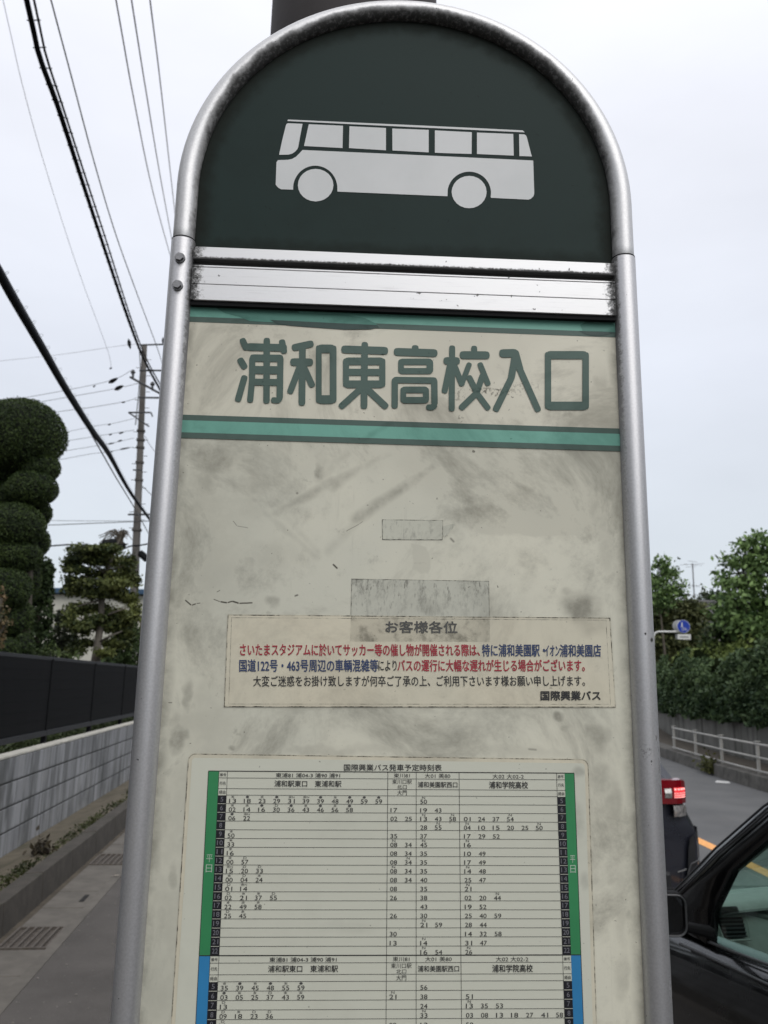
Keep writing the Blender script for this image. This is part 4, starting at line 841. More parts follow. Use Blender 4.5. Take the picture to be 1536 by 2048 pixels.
for s_ in (0, 1):
    q = MB(); x_ = (lambda x: x if not s_ else WN-x); q.add([(x_(.13), 1.22, .62), (x_(.42), 1.41, .62), (x_(.42), 1.41, .72), (x_(.15), 1.2, .77), (x_(.125), 1.23, .66)], [(0, 1, 2, 3, 4)]); q.build('headlight', simple('lamp_clear', (.5, .5, .5), .1), nc)
    q = MB(); q.box(x_(.05)-.02, x_(.05)+.02, -2.63, -2.52, .8, 1.05); q.build('tail_light', simple('lamp_red', (.3, .01, .01), .2), nc)
for x_, y_ in ((.10, .78), (WN-.10, .78), (.10, -1.72), (WN-.10, -1.72)): wheel(nc, x_, y_, .30)

# ---- SUV ahead: origin at rear right corner on the ground, x right, y forward
m_p2 = paint('navy_paint', (.022, .024, .034), .12); m_clad = simple('cladding', (.014, .015, .017), .6, spec=.4, bump=.1, bsc=300)
WS = 1.80
sv = thing('suv', 'dark crossover car ahead with its right brake light glowing red', 'car', (2.005, 5.40, 0), rad(6.16))
keysS = {-.06: [(-.10, .30), (-.06, .40), (-.045, .55), (-.04, .74), (-.05, .83), (-.085, .88), (-.125, .95), (-.15, 1.06), (-.17, 1.12)],
    0.: [(-.06, .28), (-.02, .40), (-.008, .55), (-.003, .74), (-.012, .83), (-.04, .885), (-.075, .95), (-.10, 1.06), (-.125, 1.13)],
    .2: [(-.03, .27), (.0, .38), (.0, .55), (.0, .74), (-.005, .83), (-.015, .90), (-.04, .97), (-.06, 1.06), (-.09, 1.14)],
    .9: [(-.03, .27), (.0, .38), (.0, .55), (.0, .72), (-.005, .83), (-.01, .90), (-.02, .96), (-.04, 1.02), (-.08, 1.10)],
    3.1: [(-.03, .27), (-.01, .38), (-.01, .55), (-.005, .70), (-.005, .80), (-.01, .88), (-.02, .94), (-.05, .99), (-.10, 1.05)],
    4.0: [(-.08, .27), (-.04, .38), (-.03, .55), (-.03, .66), (-.04, .76), (-.06, .82), (-.09, .88), (-.15, .92), (-.22, .95)],
    4.35: [(-.3, .27), (-.27, .38), (-.26, .5), (-.26, .6), (-.28, .68), (-.3, .74), (-.34, .78), (-.4, .8), (-.48, .82)]}
yss = [-.06, -.03, 0, .05, .1, .2]+list(np.linspace(.3, 4.35, 44)); rowsS = lerp_rows(keysS, yss)
for row in rowsS:
    for cy_ in (.95, 3.55):
        d_ = abs(row[0][1]-cy_)
        if d_ < .37:
            za_ = .33+math.sqrt(.37**2-d_*d_)
            for i in range(len(row)):
                x_, y_, z_ = row[i]
                if z_ < za_+.015*i: row[i] = (x_, y_, za_+.015*i)
mir = lambda rows: [[(-WS-p[0], p[1], p[2]) for p in r] for r in rows]
q = MB(); q.grid(rowsS, flip=True); q.grid(mir(rowsS))
q.grid([[p[-1], (-.5, p[-1][1], p[-1][2]+.03), (-.9, p[-1][1], p[-1][2]+.04), (-1.3, p[-1][1], p[-1][2]+.03), (-WS-p[-1][0], p[-1][1], p[-1][2])] for p in rowsS if p[0][1] > 3.0], flip=True)
r0 = rowsS[0]; q.grid([[(x, y-.02*0, z) for x, y, z in r0], [(x-.35, y-.05, z) for x, y, z in r0], [(-.9, r0[0][1]-.07, p[2]) for p in r0], [(-WS-x+.35, y-.05, z) for x, y, z in r0], [(-WS-x, y, z) for x, y, z in r0]])
f0 = rowsS[-1]; q.grid([[p for p in f0], [(-.9, f0[0][1]+.08, p[2]) for p in f0], [(-WS-p[0], p[1], p[2]) for p in f0]], flip=True)
q.build('body', m_p2, sv, smooth=True)
q = MB(); rt = []                            # cabin shell: tailgate glass line up to the roof and forward
for y, z0, z1, xo, xi in ((-.10, 1.12, 1.12, -.165, -.17), (.02, 1.12, 1.27, -.15, -.245), (.18, 1.13, 1.47, -.12, -.32), (.40, 1.13, 1.56, -.10, -.34), (1.4, 1.11, 1.60, -.10, -.34), (2.4, 1.07, 1.58, -.09, -.29), (2.75, 1.06, 1.48, -.10, -.27), (3.3, 1.04, 1.08, -.13, -.16)):
    rt.append([(xo, y, z0), ((xo*2+xi)/3, y, (2*z0+z1)/3), ((xo+2*xi)/3, y, (z0+2*z1)/3), (xi, y, z1), (xi-.1, y, z1+.03*(z1 > 1.2)), (-.9, y, z1+.05*(z1 > 1.2)), (-WS-xi+.1, y, z1+.03*(z1 > 1.2)), (-WS-xi, y, z1), (-WS-(xo+2*xi)/3, y, (z0+2*z1)/3), (-WS-(xo*2+xi)/3, y, (2*z0+z1)/3), (-WS-xo, y, z0)])
q.grid(rt, flip=True); q.build('cabin', m_p2, sv, smooth=True)
q = MB(); q.grid([[(-.32, -.085, 1.15), (-WS+.32, -.085, 1.15)], [(-.37, .155, 1.50), (-WS+.37, .155, 1.50)]]); q.build('rear_window', m_dgl, sv)
for s_ in (0, 1):
    q = MB(); X = (lambda x: -WS-x) if s_ else (lambda x: x)
    q.grid([[(X(-.112), .45, 1.16), (X(-.345), .55, 1.49)], [(X(-.105), 1.4, 1.15), (X(-.32), 1.4, 1.54)], [(X(-.085), 2.3, 1.12), (X(-.26), 2.25, 1.53)], [(X(-.11), 3.1, 1.09), (X(-.25), 2.7, 1.42)]], flip=not s_); q.build('side_window', m_dgl, sv)
def lampface(pts, nm, mat, y_off=0., parent=sv, th=.03, bevel=.006):
    """wrap-around lens: pts (x, z) on the rear; x > -.10 bends forward round the corner"""
    q = MB(); P = [Vector((x, -.10+y_off+max(0, (x+.17))*1.5+(.0 if x < -.17 else 0), z)) for x, z in pts]
    k = len(P); q.v = [tuple(p) for p in P]+[tuple(p+Vector((0, th, 0))) for p in P]; q.f = [tuple(range(k))]+[(i, i+k, (i+1) % k+k, (i+1) % k) for i in range(k)]
    return q.build(nm, mat, parent, bevel=bevel)
m_red = simple('red_lens', (.17, .003, .008), .12, var=.05, spec=.6); m_red.node_tree.nodes['Principled BSDF'].inputs['Coat Weight'].default_value = .6
m_glow = bpy.data.materials.new('brake_glow'); m_glow.use_nodes = True; bs = m_glow.node_tree.nodes['Principled BSDF']; bs.inputs['Base Color'].default_value = (.3, .01, .01, 1); bs.inputs['Emission Color'].default_value = (1, .035, .05, 1); bs.inputs['Emission Strength'].default_value = .75
m_led = bpy.data.materials.new('brake_led'); m_led.use_nodes = True; bs = m_led.node_tree.nodes['Principled BSDF']; bs.inputs['Emission Color'].default_value = (1, .20, .15, 1); bs.inputs['Emission Strength'].default_value = 1.0
m_refl = simple('red_reflector', (.70, .008, .010), .25, var=.05)
m_clear = simple('clear_lens', (.32, .31, .30), .18, .5, var=.5, sc=60)
for s_ in (1, 0):
    tlm = bpy.data.objects.new('tail_light', None); C.objects.link(tlm); tlm.parent = sv
    if s_: tlm.location = (-WS, 0, 0); tlm.scale = (-1, 1, 1)
    def lens(nm, mat, x0, x1, z0, z1, yo, bend=True, slope=0.):
        rows = []
        for x in np.linspace(x0, x1, 7):
            yb = -.115+yo+(max(0, x+.20)**2*6 if bend else 0); zt = z1+slope*max(0, (x+.13))*-1
            rows.append([(x, yb+.05, z0), (x, yb, z0+.004), (x, yb-.004, (z0+zt)/2), (x, yb+.004, zt-.006), (x, yb+.05, zt)])
        return MB().grid(rows).build(nm, mat, tlm, smooth=False)
    lens('red_lens', m_red, -.36, -.092, 1.0, 1.15, 0, slope=.35)
    lens('brake_glow', m_glow, -.200, -.106, 1.035, 1.105, -.006, slope=.2)
    q = MB()
    for k in range(4):
        x = -.192+.024*k; yb = -.125+max(0, x+.20)**2*6; q.add([(x-.007, yb, 1.085), (x+.006, yb, 1.085), (x+.006, yb, 1.096), (x-.007, yb, 1.096)], [(0, 1, 2, 3)])
    for k in range(9):
        for j in range(3):
            x = -.198+.0105*k; yb = -.125+max(0, x+.20)**2*6; z = 1.043+.012*j; q.add([(x-.003, yb, z-.003), (x+.003, yb, z-.003), (x+.003, yb, z+.003), (x-.003, yb, z+.003)], [(0, 1, 2, 3)])
    q.build('led_cluster', m_led, tlm)
    lens('reversing_lens', m_clear, -.26, -.216, 1.035, 1.10, -.006)
    lens('indicator_lens', m_clear, -.205, -.098, .925, .998, 0)
    q = MB(); q.add([(-.135, -.112, .955), (-.118, -.10, .957), (-.112, -.095, .985), (-.128, -.107, .981)], [(0, 1, 2, 3)]); q.build('chrome_spot', simple('bright_reflector', (.9, .9, .9), .1, .9), tlm)
# bumper cladding, corner strake and reflector
for s_ in (1, 0):
    bc = bpy.data.objects.new('bumper_corner', None); C.objects.link(bc); bc.parent = sv
    if s_: bc.location = (-WS, 0, 0); bc.scale = (-1, 1, 1)
    q = MB(); q.grid([[(-.10, -.09, .80), (-.04, -.05, .835), (.004, .02, .85), (.008, .20, .85)], [(-.115, -.095, .74), (-.04, -.055, .74), (.010, .02, .74), (.010, .20, .74)], [(-.13, -.095, .58), (-.045, -.06, .58), (.008, .02, .57), (.008, .20, .57)], [(-.15, -.095, .40), (-.06, -.06, .40), (-.008, .02, .40), (.002, .20, .40)], [(-.15, -.07, .27), (-.07, -.04, .27), (-.03, .03, .27), (-.02, .20, .27)]], flip=True); q.build('cladding', m_clad, bc, smooth=False)
    MB().tube([(-.16, -.105, .42), (-.135, -.11, .60), (-.11, -.105, .655), (-.045, -.07, .668), (.0, -.0, .678)], .0045, 5).build('edge_strip', m_gasket, bc)
    q = MB(); q.grid([[(-.066, -.078, .45), (-.040, -.070, .44), (-.004, -.026, .45)], [(-.070, -.084, .48), (-.040, -.074, .48), (.0, -.028, .48)], [(-.066, -.078, .515), (-.040, -.070, .52), (-.004, -.026, .515)]], flip=True); q.build('reflector', m_refl, bc, smooth=True)
MB().box(-WS+.25, -.25, -.145, -.10, .30, .62).build('bumper_insert', m_clad, sv, bevel=.02)
MB().box(-1.08, -.72, -.135, -.13, .78, .94).build('number_plate', simple('plate_white', (.7, .7, .66), .5), sv, bevel=.004)
MB().tube([(-.21, -.13, .615), (-.165, -.125, .625), (-.15, -.12, .63)], .006, 5).build('trim_strip', m_gasket, sv)
for x_, y_ in ((-.13, .95), (-WS+.13, .95), (-.13, 3.55), (-WS+.13, 3.55)): wheel(sv, x_, y_, .33)

# ================================================================== BUS STOP SIGN
sgn = thing('bus_stop_sign', 'bus stop sign with arched pipe frame, green bus panel, stop name and timetable', 'bus stop sign', tuple(nS*D+eS*U0), -YAW)
ZJ = 2.128; XP = .2227; ZC = 2.188
class Stains(NB):
    def __init__(s, t, warp=.006):
        super().__init__(t)
        sx = s.n('ShaderNodeSeparateXYZ'); t.links.new(s.co, sx.inputs[0])
        s.x0, s.z0 = sx.outputs['X'], sx.outputs['Z']
        w1 = s.noise(26, 3, .6); w2 = s.noise(23, 3, .6, scale=(1.1, 1, .9))
        s.x = s.m('MULTIPLY_ADD', s.m('SUBTRACT', w1, .5), warp*4, s.x0); s.z = s.m('MULTIPLY_ADD', s.m('SUBTRACT', w2, .5), warp*4, s.z0)
        s.nz = s.rng(s.noise(45, 5, .65), .25, .7, .35, 1.); s.acc = None
        s.brk = s.rng(s.noise(16, 4, .6), .32, .6, .35, 1.); s.fine = s.rng(s.noise(330, 3, .6), .42, .66)
    def add(s, v): s.acc = v if s.acc is None else s.m('MAXIMUM', s.acc, v)
    def ell(s, px, py, rx, ry, k, soft=1., ang=0., raw=False, mod=None):
        cx, cz = S(px, py); kx = .3295e-3*1.0; kx = abs(S(px+10, py)[0]-S(px-10, py)[0])/20; kz = abs(S(px, py+10)[1]-S(px, py-10)[1])/20
        X, Z = (s.x0, s.z0) if raw else (s.x, s.z)
        dx = s.m('SUBTRACT', X, cx); dz = s.m('SUBTRACT', Z, cz)
        if ang:
            a = rad(ang); dx, dz = s.m('ADD', s.m('MULTIPLY', dx, math.cos(a)), s.m('MULTIPLY', dz, math.sin(a))), s.m('ADD', s.m('MULTIPLY', dx, -math.sin(a)), s.m('MULTIPLY', dz, math.cos(a)))
        dx = s.m('MULTIPLY', dx, 1/(rx*kx)); dz = s.m('MULTIPLY', dz, 1/(ry*kz))
        d = s.m('SQRT', s.m('ADD', s.m('MULTIPLY', dx, dx), s.m('MULTIPLY', dz, dz)))
        v = s.m('MULTIPLY', s.rng(d, 1+soft*.5, 1-soft*.6 if soft < 1.6 else 0., 0, 1), k)
        v = s.m('MULTIPLY', v, s.nz if mod is None else mod)
        s.add(v); return v
    def line(s, x1, y1, x2, y2, w, k, mod=None):
        a_ = S(x1, y1); b_ = S(x2, y2); L = math.hypot(b_[0]-a_[0], b_[1]-a_[1]); ux, uz = (b_[0]-a_[0])/L, (b_[1]-a_[1])/L; ww = w*.42e-3
        dx = s.m('SUBTRACT', s.m('ADD', s.m('MULTIPLY', s.x, .12), s.m('MULTIPLY', s.x0, .88)), a_[0]); dz = s.m('SUBTRACT', s.m('ADD', s.m('MULTIPLY', s.z, .12), s.m('MULTIPLY', s.z0, .88)), a_[1])
        t_ = s.m('ADD', s.m('MULTIPLY', dx, ux), s.m('MULTIPLY', dz, uz)); h = s.m('ABSOLUTE', s.m('SUBTRACT', s.m('MULTIPLY', dz, ux), s.m('MULTIPLY', dx, uz)))
        v = s.m('MULTIPLY', s.m('MULTIPLY', s.rng(h, ww*2.3, 0, 0, 1), s.rng(t_, -ww, ww*2, 0, 1)), s.rng(t_, L+ww, L-ww*2, 0, 1)); v = s.m('MULTIPLY', v, k)
        if mod is not None: v = s.m('MULTIPLY', v, mod)
        else: v = s.m('MULTIPLY', v, s.m('MULTIPLY', s.nz, s.brk))
        s.add(v); return v
    def rect(s, x0, y0, x1, y1, k, soft=3., mod=None):
        a_ = S(x0, y0); b_ = S(x1, y1); e_ = soft*.45e-3; v = None
        for c_, (p, q_) in ((s.x, (a_[0], b_[0])), (s.z, (b_[1], a_[1]))):
            w_ = s.m('MULTIPLY', s.rng(c_, p-e_, p+e_, 0, 1), s.rng(c_, q_+e_, q_-e_, 0, 1)); v = w_ if v is None else s.m('MULTIPLY', v, w_)
        v = s.m('MULTIPLY', v, k)
        if mod is not None: v = s.m('MULTIPLY', v, mod)
        s.add(v); return v

def _board_stains_shade(b):
    f = b.fine
    for a in ((430, 915, 62, 34, .46), (405, 960, 30, 50, .3), (515, 965, 46, 30, .30), (395, 1040, 30, 60, .24), (470, 1010, 70, 40, .16), (637, 945, 12, 16, .5), (645, 915, 20, 30, .26), (665, 965, 26, 16, .3),
              (360, 1100, 24, 60, .22), (530, 1110, 70, 40, .14), (545, 1205, 14, 12, .35), (505, 1120, 16, 12, .25), (1200, 990, 26, 90, .32), (1215, 1090, 20, 60, .2), (1130, 945, 26, 18, .2), (1050, 960, 24, 14, .2),
              (1165, 1216, 36, 36, .52), (1185, 1250, 36, 22, .4), (1150, 1190, 22, 12, .35), (355, 1475, 22, 32, .55), (345, 1440, 16, 20, .3), (375, 1395, 12, 40, .35), (410, 1240, 16, 24, .25), (430, 1380, 12, 12, .22),
              (468, 1495, 8, 8, .5), (600, 1420, 60, 12, .26), (800, 1428, 80, 10, .22), (1118, 1428, 15, 11, .5), (1132, 1450, 10, 10, .4), (1195, 1475, 26, 34, .42), (1000, 1425, 70, 9, .2), (540, 1470, 60, 20, .18),
              (1200, 1560, 24, 40, .35), (1230, 1620, 20, 70, .28), (330, 1620, 18, 60, .25), (345, 1750, 14, 30, .3), (320, 1850, 14, 70, .25), (315, 2000, 18, 40, .22), (1240, 1800, 16, 90, .2), (1245, 1950, 14, 50, .25), (1225, 1760, 14, 12, .3),
              (900, 1500, 300, 12, .16), (640, 1500, 120, 10, .2), (760, 830, 16, 16, .2), (1140, 838, 18, 18, .5), (1200, 770, 26, 40, .3), (410, 800, 20, 20, .25), (420, 690, 26, 14, .2), (860, 1210, 20, 12, .2), (880, 940, 50, 20, .12), (1060, 1000, 90, 60, .10)):
        b.ell(*a)
    for a in ((795, 838, 705, 893, 7, .5), (705, 893, 630, 965, 11, .30), (790, 900, 540, 1032, 9, .36), (985, 815, 880, 925, 9, .36), (880, 925, 700, 1045, 10, .46), (720, 1035, 650, 1110, 8, .2), (395, 900, 520, 1010, 8, .3), (500, 1000, 640, 1120, 7, .22), (560, 1020, 640, 1110, 6, .2),
              (500, 830, 560, 900, 8, .2), (830, 1100, 842, 1150, 26, .12), (380, 900, 365, 1100, 20, .16)):
        b.line(*a)
    for a in ((370, 1200, 383, 1211, 1.3, .9), (383, 1211, 392, 1207, 1.3, .8), (392, 1207, 401, 1206, 1, .7), (426, 1198, 440, 1203, .9, .7), (440, 1203, 455, 1205, 1.3, .95), (455, 1205, 466, 1202, 1.2, .9), (464, 1202, 478, 1207, 1.4, .95), (478, 1207, 506, 1205, 1.2, .85), (432, 1184, 440, 1180, .9, .6), (666, 1128, 676, 1138, 1.4, .9), (588, 1193, 596, 1190, 1.4, .7), (335, 1405, 345, 1405, 1.2, .6), (466, 1042, 474, 1052, .8, .5), (474, 1052, 496, 1056, .8, .45), (692, 1063, 718, 1048, .8, .5), (718, 1048, 726, 1042, .8, .45), (590, 986, 597, 986, 2.5, .6), (1055, 1498, 1075, 1500, 2, .4), (910, 1085, 900, 1075, 2, .5)):
        b.line(*a, mod=1.)
    b.rect(948, 905, 1246, 1076, .13, 4); b.rect(1060, 860, 1240, 960, .06, 20); b.rect(826, 1088, 856, 1152, .12, 3)
    # edge grime by the pipes, then shade painted below the beam
    ed = b.rng(b.m('ABSOLUTE', b.x0), .196, .2125, 0, .52); b.add(b.m('MULTIPLY', ed, b.nz))
    b.add(b.rng(b.z0, 2.047, 2.062, 0, .85))
    for a in ((925, 838, 7, 14, .55), (985, 782, 55, 9, .75), (915, 788, 20, 14, .5), (1040, 775, 40, 14, .35)): b.ell(*a, mod=f)
    big = b.rng(b.noise(6.5, 7, .72, dist=.6), .42, .72, 0, .46); b.add(big); b.add(b.rng(b.noise(9, 5, .7, scale=(7, 1, .5)), .56, .80, 0, .24)); b.add(b.rng(b.noise(30, 6, .75), .54, .78, 0, .36)); b.add(b.rng(b.noise(110, 6, .75), .60, .74, 0, .22))
    b.add(b.m('MULTIPLY', b.rng(b.z0, 1.83, 1.9, .0, .14), b.rng(b.noise(5, 4, .6), .3, .6))); b.add(b.m('MULTIPLY', b.rng(b.x0, -.08, -.21, 0, .22), b.rng(b.noise(8, 5, .7), .3, .65)))
    b.add(b.rng(b.noise(19, 5, .7, scale=(1, 1, .5)), .60, .82, 0, .26)); b.add(b.rng(b.noise(230, 2, .5), .70, .76, 0, .55))
    b.add(b.rng(b.noise(95, 2, .5), .755, .79, 0, .6))
_G = bpy.data.node_groups.new('board_dirt_shade', 'ShaderNodeTree')
for nm_ in ('dirt_shade', 'fine'): _G.interface.new_socket(nm_, in_out='OUTPUT', socket_type='NodeSocketFloat')
_gb = Stains(_G); _board_stains_shade(_gb); _go = _G.nodes.new('NodeGroupOutput'); _G.links.new(_gb.acc, _go.inputs[0]); _G.links.new(_gb.fine, _go.inputs[1])
def board_stains_shade(b):
    g = b.n('ShaderNodeGroup'); g.node_tree = _G; b.acc = g.outputs[0]; b.fine = g.outputs[1]
def board_mat(name, col, col2=None, stain=(.070, .064, .050), k=1.3, rough=.42):
    m, t, bs = new_mat(name); b = Stains(t); board_stains_shade(b)
    base = b.mix(b.rng(b.noise(3.2, 4, .6), .35, .65), col, col2 or tuple(c*.93 for c in col))
    c = b.mix(b.m('MULTIPLY', b.acc, k, clamp=True), base, stain)
    b.inp(bs.inputs['Base Color'], c); b.inp(bs.inputs['Roughness'], b.rng(b.acc, 0, .5, rough, .75)); bs.inputs['Specular IOR Level'].default_value = .35
    b.bump(b.noise(420, 2, .5), bs, .06, .001)
    return m
m_board = board_mat('aged_board', (.685, .665, .545), (.59, .585, .49))
m_head = board_mat('aged_cream', (.73, .70, .575), (.69, .665, .545), k=1.15)
m_aqua = board_mat('aqua_stripe', (.175, .43, .34), (.155, .39, .31), (.05, .12, .10), k=1.)
m_dgr = board_mat('dark_green_print', (.066, .118, .097), (.074, .118, .098), (.035, .055, .048), k=1.)
# aluminium pipes with grime
def alu(name, base, rough, arch=False):
    m, t, bs = new_mat(name); b = Stains(t)
    gr_ = b.noise(520, 2, .5); c = b.mix(b.rng(gr_, .3, .7), tuple(x*.94 for x in base), tuple(min(1, x*1.05) for x in base))
    if arch:
        dz = b.m('MAXIMUM', b.m('SUBTRACT', b.z0, ZC), 0.); R_ = b.m('SQRT', b.m('ADD', b.m('MULTIPLY', b.x0, b.x0), b.m('MULTIPLY', dz, dz)))
        nn = b.m('MULTIPLY', b.m('SUBTRACT', b.noise(75, 6, .72), .5), .010); lift = b.rng(b.z0, 2.20, 2.34, -.0045, .0015)
        e_ = b.m('ADD', b.m('ADD', R_, nn), b.m('MULTIPLY', lift, -1.)); d_ = b.m('MULTIPLY', b.rng(e_, XP-.0008, XP-.0090, 0, .95), b.rng(b.noise(260, 3, .6), .2, .55, .72, 1.)); b.add(d_)
        b.add(b.rng(b.m('ADD', R_, b.m('MULTIPLY', nn, .4)), XP+.0062, XP+.0075, 0, 0.0))
    else:
        nn = b.m('MULTIPLY', b.m('SUBTRACT', b.noise(130, 5, .75), .5), .010); e_ = b.m('ADD', b.m('ABSOLUTE', b.x0), nn); b.add(b.m('MULTIPLY', b.rng(e_, XP-.0080, XP-.0110, 0, .8), b.rng(b.z0, 1.75, 2.1, .0, 1)))
        for a in ((1292, 1278, 3, 6, 1.), (1279, 1262, 2, 3, 1.), (1285, 1510, 9, 16, .8), (1298, 1472, 4, 8, .7), (370, 1020, 2, 7, .8)): b.ell(*a, mod=b.fine if a[2] > 6 else 1.)
        for a in ((1311, 1475, 1315, 1600, 3, .8), (1328, 1870, 1334, 1990, 3, .7), (1338, 1985, 1341, 2040, 3, .9)): b.line(*a, mod=b.rng(b.noise(190, 3, .6, scale=(1, 1, .45)), .50, .56))
    b.add(b.rng(b.noise(210, 2, .5), .76, .78, 0, .8))
    b.inp(bs.inputs['Base Color'], b.mix(b.acc, c, (.018, .018, .016))); bs.inputs['Metallic'].default_value = .78
    b.inp(bs.inputs['Roughness'], b.rng(b.acc, 0, .6, rough, .85)); b.inp(bs.inputs['Metallic'], b.rng(b.acc, 0, .6, .62, 0))
    b.bump(gr_, bs, .10, .0006); return m
m_pipe = alu('anodised_pipe', (.50, .50, .51), .44); m_arch = alu('anodised_arch', (.60, .60, .60), .46, True)
arc = [(-XP, 0, ZJ-.02), (-XP, 0, ZJ+.01), (-XP, 0, ZC)]+[(XP*math.cos(math.pi-math.pi*i/64), 0, ZC+XP*math.sin(math.pi*i/64)) for i in range(1, 64)]+[(XP, 0, ZC), (XP, 0, ZJ+.01), (XP, 0, ZJ-.02)]
MB().tube(arc, .0108, 28).build('frame_arch', m_arch, sgn, smooth=True)
for s_ in (-1, 1):
    po = MB().tube([(s_*XP, 0, .06), (s_*XP, 0, ZJ-.0015), (s_*XP, 0, ZJ)], [.0118, .0118, .0113], 28).build('frame_post', m_pipe, sgn, smooth=True)
    MB().cyl((s_*XP, 0, ZJ), (s_*XP, 0, ZJ+.0009), .0116, 28).build('joint_seam', m_blk, po)
m_bolt = simple('bolt_steel', (.22, .22, .225), .45, .8, var=.2, sc=300)
for px, py in ((360, 517), (355.5, 572)):
    x, z = S(px, py); z = 1.7+(z-1.7)*.985; x = x*.985-.0007
    q = MB(); q.cyl((x, -.0095, z), (x, -.0135, z), .0052, 16); q.cyl((x, -.013, z), (x, -.0162, z), .0044, 6, .0041); q.build('bolt', m_bolt, sgn)
# green panel with the bus symbol
m_green, t, bs = new_mat('green_panel'); b = Stains(t)
dz = b.m('MAXIMUM', b.m('SUBTRACT', b.z0, ZC), 0.); R_ = b.m('SQRT', b.m('ADD', b.m('MULTIPLY', b.x0, b.x0), b.m('MULTIPLY', dz, dz)))
b.add(b.rng(b.m('ADD', R_, b.m('MULTIPLY', b.m('SUBTRACT', b.noise(60, 4, .6), .5), .02)), .188, .212, 0, .75)); b.add(b.rng(b.m('ADD', b.z0, b.m('MULTIPLY', b.m('SUBTRACT', b.noise(50, 5, .7), .5), .02)), 2.142, 2.124, 0, .55))
b.add(b.rng(b.noise(5, 5, .6), .5, .75, 0, .3)); b.add(b.rng(b.noise(220, 2), .72, .75, 0, .35))
b.inp(bs.inputs['Base Color'], b.mix(b.acc, (.021, .035, .032), (.012, .012, .009))); b.inp(bs.inputs['Roughness'], b.rng(b.acc, 0, .6, .42, .6)); bs.inputs['Specular IOR Level'].default_value = .07
pn = [(-XP+.006, 2.08)]+[( -XP+.006, ZC)]+[((XP-.006)*math.cos(math.pi-math.pi*i/48), ZC+(XP-.006)*math.sin(math.pi*i/48)) for i in range(1, 48)]+[(XP-.006, ZC), (XP-.006, 2.08)]
gp = MB().poly(pn, .0015, .004).build('green_panel', m_green, sgn)
m_sym, t, bs = new_mat('reflective_white'); b = NB(t); b.inp(bs.inputs['Base Color'], b.mix(b.rng(b.noise(9, 5, .6), .3, .7), (.58, .595, .59), (.64, .65, .645))); bs.inputs['Roughness'].default_value = .5
def arcp(cx, cy, rx, ry, a0, a1, n): return [(cx+rx*math.cos(rad(a0+(a1-a0)*i/n)), cy+ry*math.sin(rad(a0+(a1-a0)*i/n))) for i in range(n+1)]
sym = {
 'roof_line': [(576, 237.6), (700, 243.2), (830, 249), (950, 254.6), (1046, 259.4), (1050, 263.4), (950, 258.6), (830, 253), (700, 246.8), (574.6, 240.6)],
 'windscreen': [(571.5, 250), (573, 246.4), (576, 245), (605, 246.2), (600, 272), (596.5, 292), (594.5, 297), (590, 302), (584, 306), (576, 308), (558, 308.2), (564, 280)],
 'window': [(617.5, 247), (686, 250), (685, 294.7), (608, 290.6)], 'window2': [(699, 251), (772, 254.6), (772, 299.2), (698, 294.8)], 'window3': [(784.7, 255.6), (857.6, 258.4), (857.6, 303.4), (785, 299.6)],
 'window4': [(870, 259.4), (943.9, 263), (943.5, 306.6), (870, 304.2)], 'window5': [(954.3, 263.7), (1026.9, 266.5), (1027.9, 309.9), (954.3, 306.6)],
 'rear_window': [(1038.6, 267), (1049, 267.4), (1052, 269), (1054, 272.4), (1064, 311.5), (1039.3, 310.8)],
 'body': [(552.8, 323), (556, 318.9), (576, 318.2), (584, 316.5), (592, 312), (598, 306), (605, 298.6), (700, 302.8), (800, 307.2), (930, 313.2), (1066.9, 319.7), (1069, 386), (1067.5, 391), (1062, 396.5), (1057, 398), (982.3, 394.4)]
   +arcp(938.8, 384.5, 43.6, 42.5, 10, -172, 26)+[(895.2, 391.2), (785, 386.6), (674.9, 381.9)]+arcp(630.4, 375.5, 44.4, 45.5, 4, -184, 26)+[(585.8, 378.0), (562, 377.2), (556, 374), (551.2, 368)],
 'wheel': arcp(631.2, 369, 35.6, 32.6, 0, 345, 23), 'wheel2': arcp(938.6, 382.8, 35, 32.4, 0, 345, 23)}
for nm, pts_ in sym.items():
    pts_ = [S(*p) for p in pts_]; MB().poly(pts_, .0011).build('bus_symbol_'+nm.rstrip('2345'), m_sym, gp)
# extruded aluminium beam
m_beam, t, bs = new_mat('beam_aluminium'); b = Stains(t)
gx = b.m('ADD', b.m('ABSOLUTE', b.m('SUBTRACT', b.x0, .0)), b.m('MULTIPLY', b.m('SUBTRACT', b.noise(300, 5, .75), .5), .030)); b.add(b.rng(gx, .199, .210, 0, .96))
zn = b.m('MULTIPLY', b.m('SUBTRACT', b.noise(420, 4, .8), .5), .006)
b.add(b.rng(b.m('ABSOLUTE', b.m('SUBTRACT', b.m('ADD', b.z0, zn), 2.1045)), .0042, .0020, 0, .96)); b.add(b.rng(b.noise(160, 2, .5), .74, .76, 0, .7))
b.add(b.m('MULTIPLY', b.rng(b.noise(30, 4, .6, scale=(1, 1, 20)), .55, .8), .12))
b.inp(bs.inputs['Base Color'], b.mix(b.acc, (.70, .70, .70), (.012, .012, .011))); b.inp(bs.inputs['Roughness'], b.rng(b.acc, 0, .5, .36, .8)); b.inp(bs.inputs['Metallic'], b.rng(b.acc, 0, .5, .35, 0))
def Z8(px, py, yy=.008): z = S(px, py)[1]; return 1.7+(z-1.7)*(D-yy)/D
za, zb, zc, zd = Z8(390, 493), Z8(388, 518), Z8(387, 529), Z8(381, 598.5)
zg1, zg2 = Z8(385, 533), Z8(384, 567)
beam = bpy.data.objects.new('crossbar', None); C.objects.link(beam); beam.parent = sgn; XB = .2105
MB().box(-XB, XB, -.0085, .001, zb, za).build('top_rib', m_beam, beam, bevel=.0006)
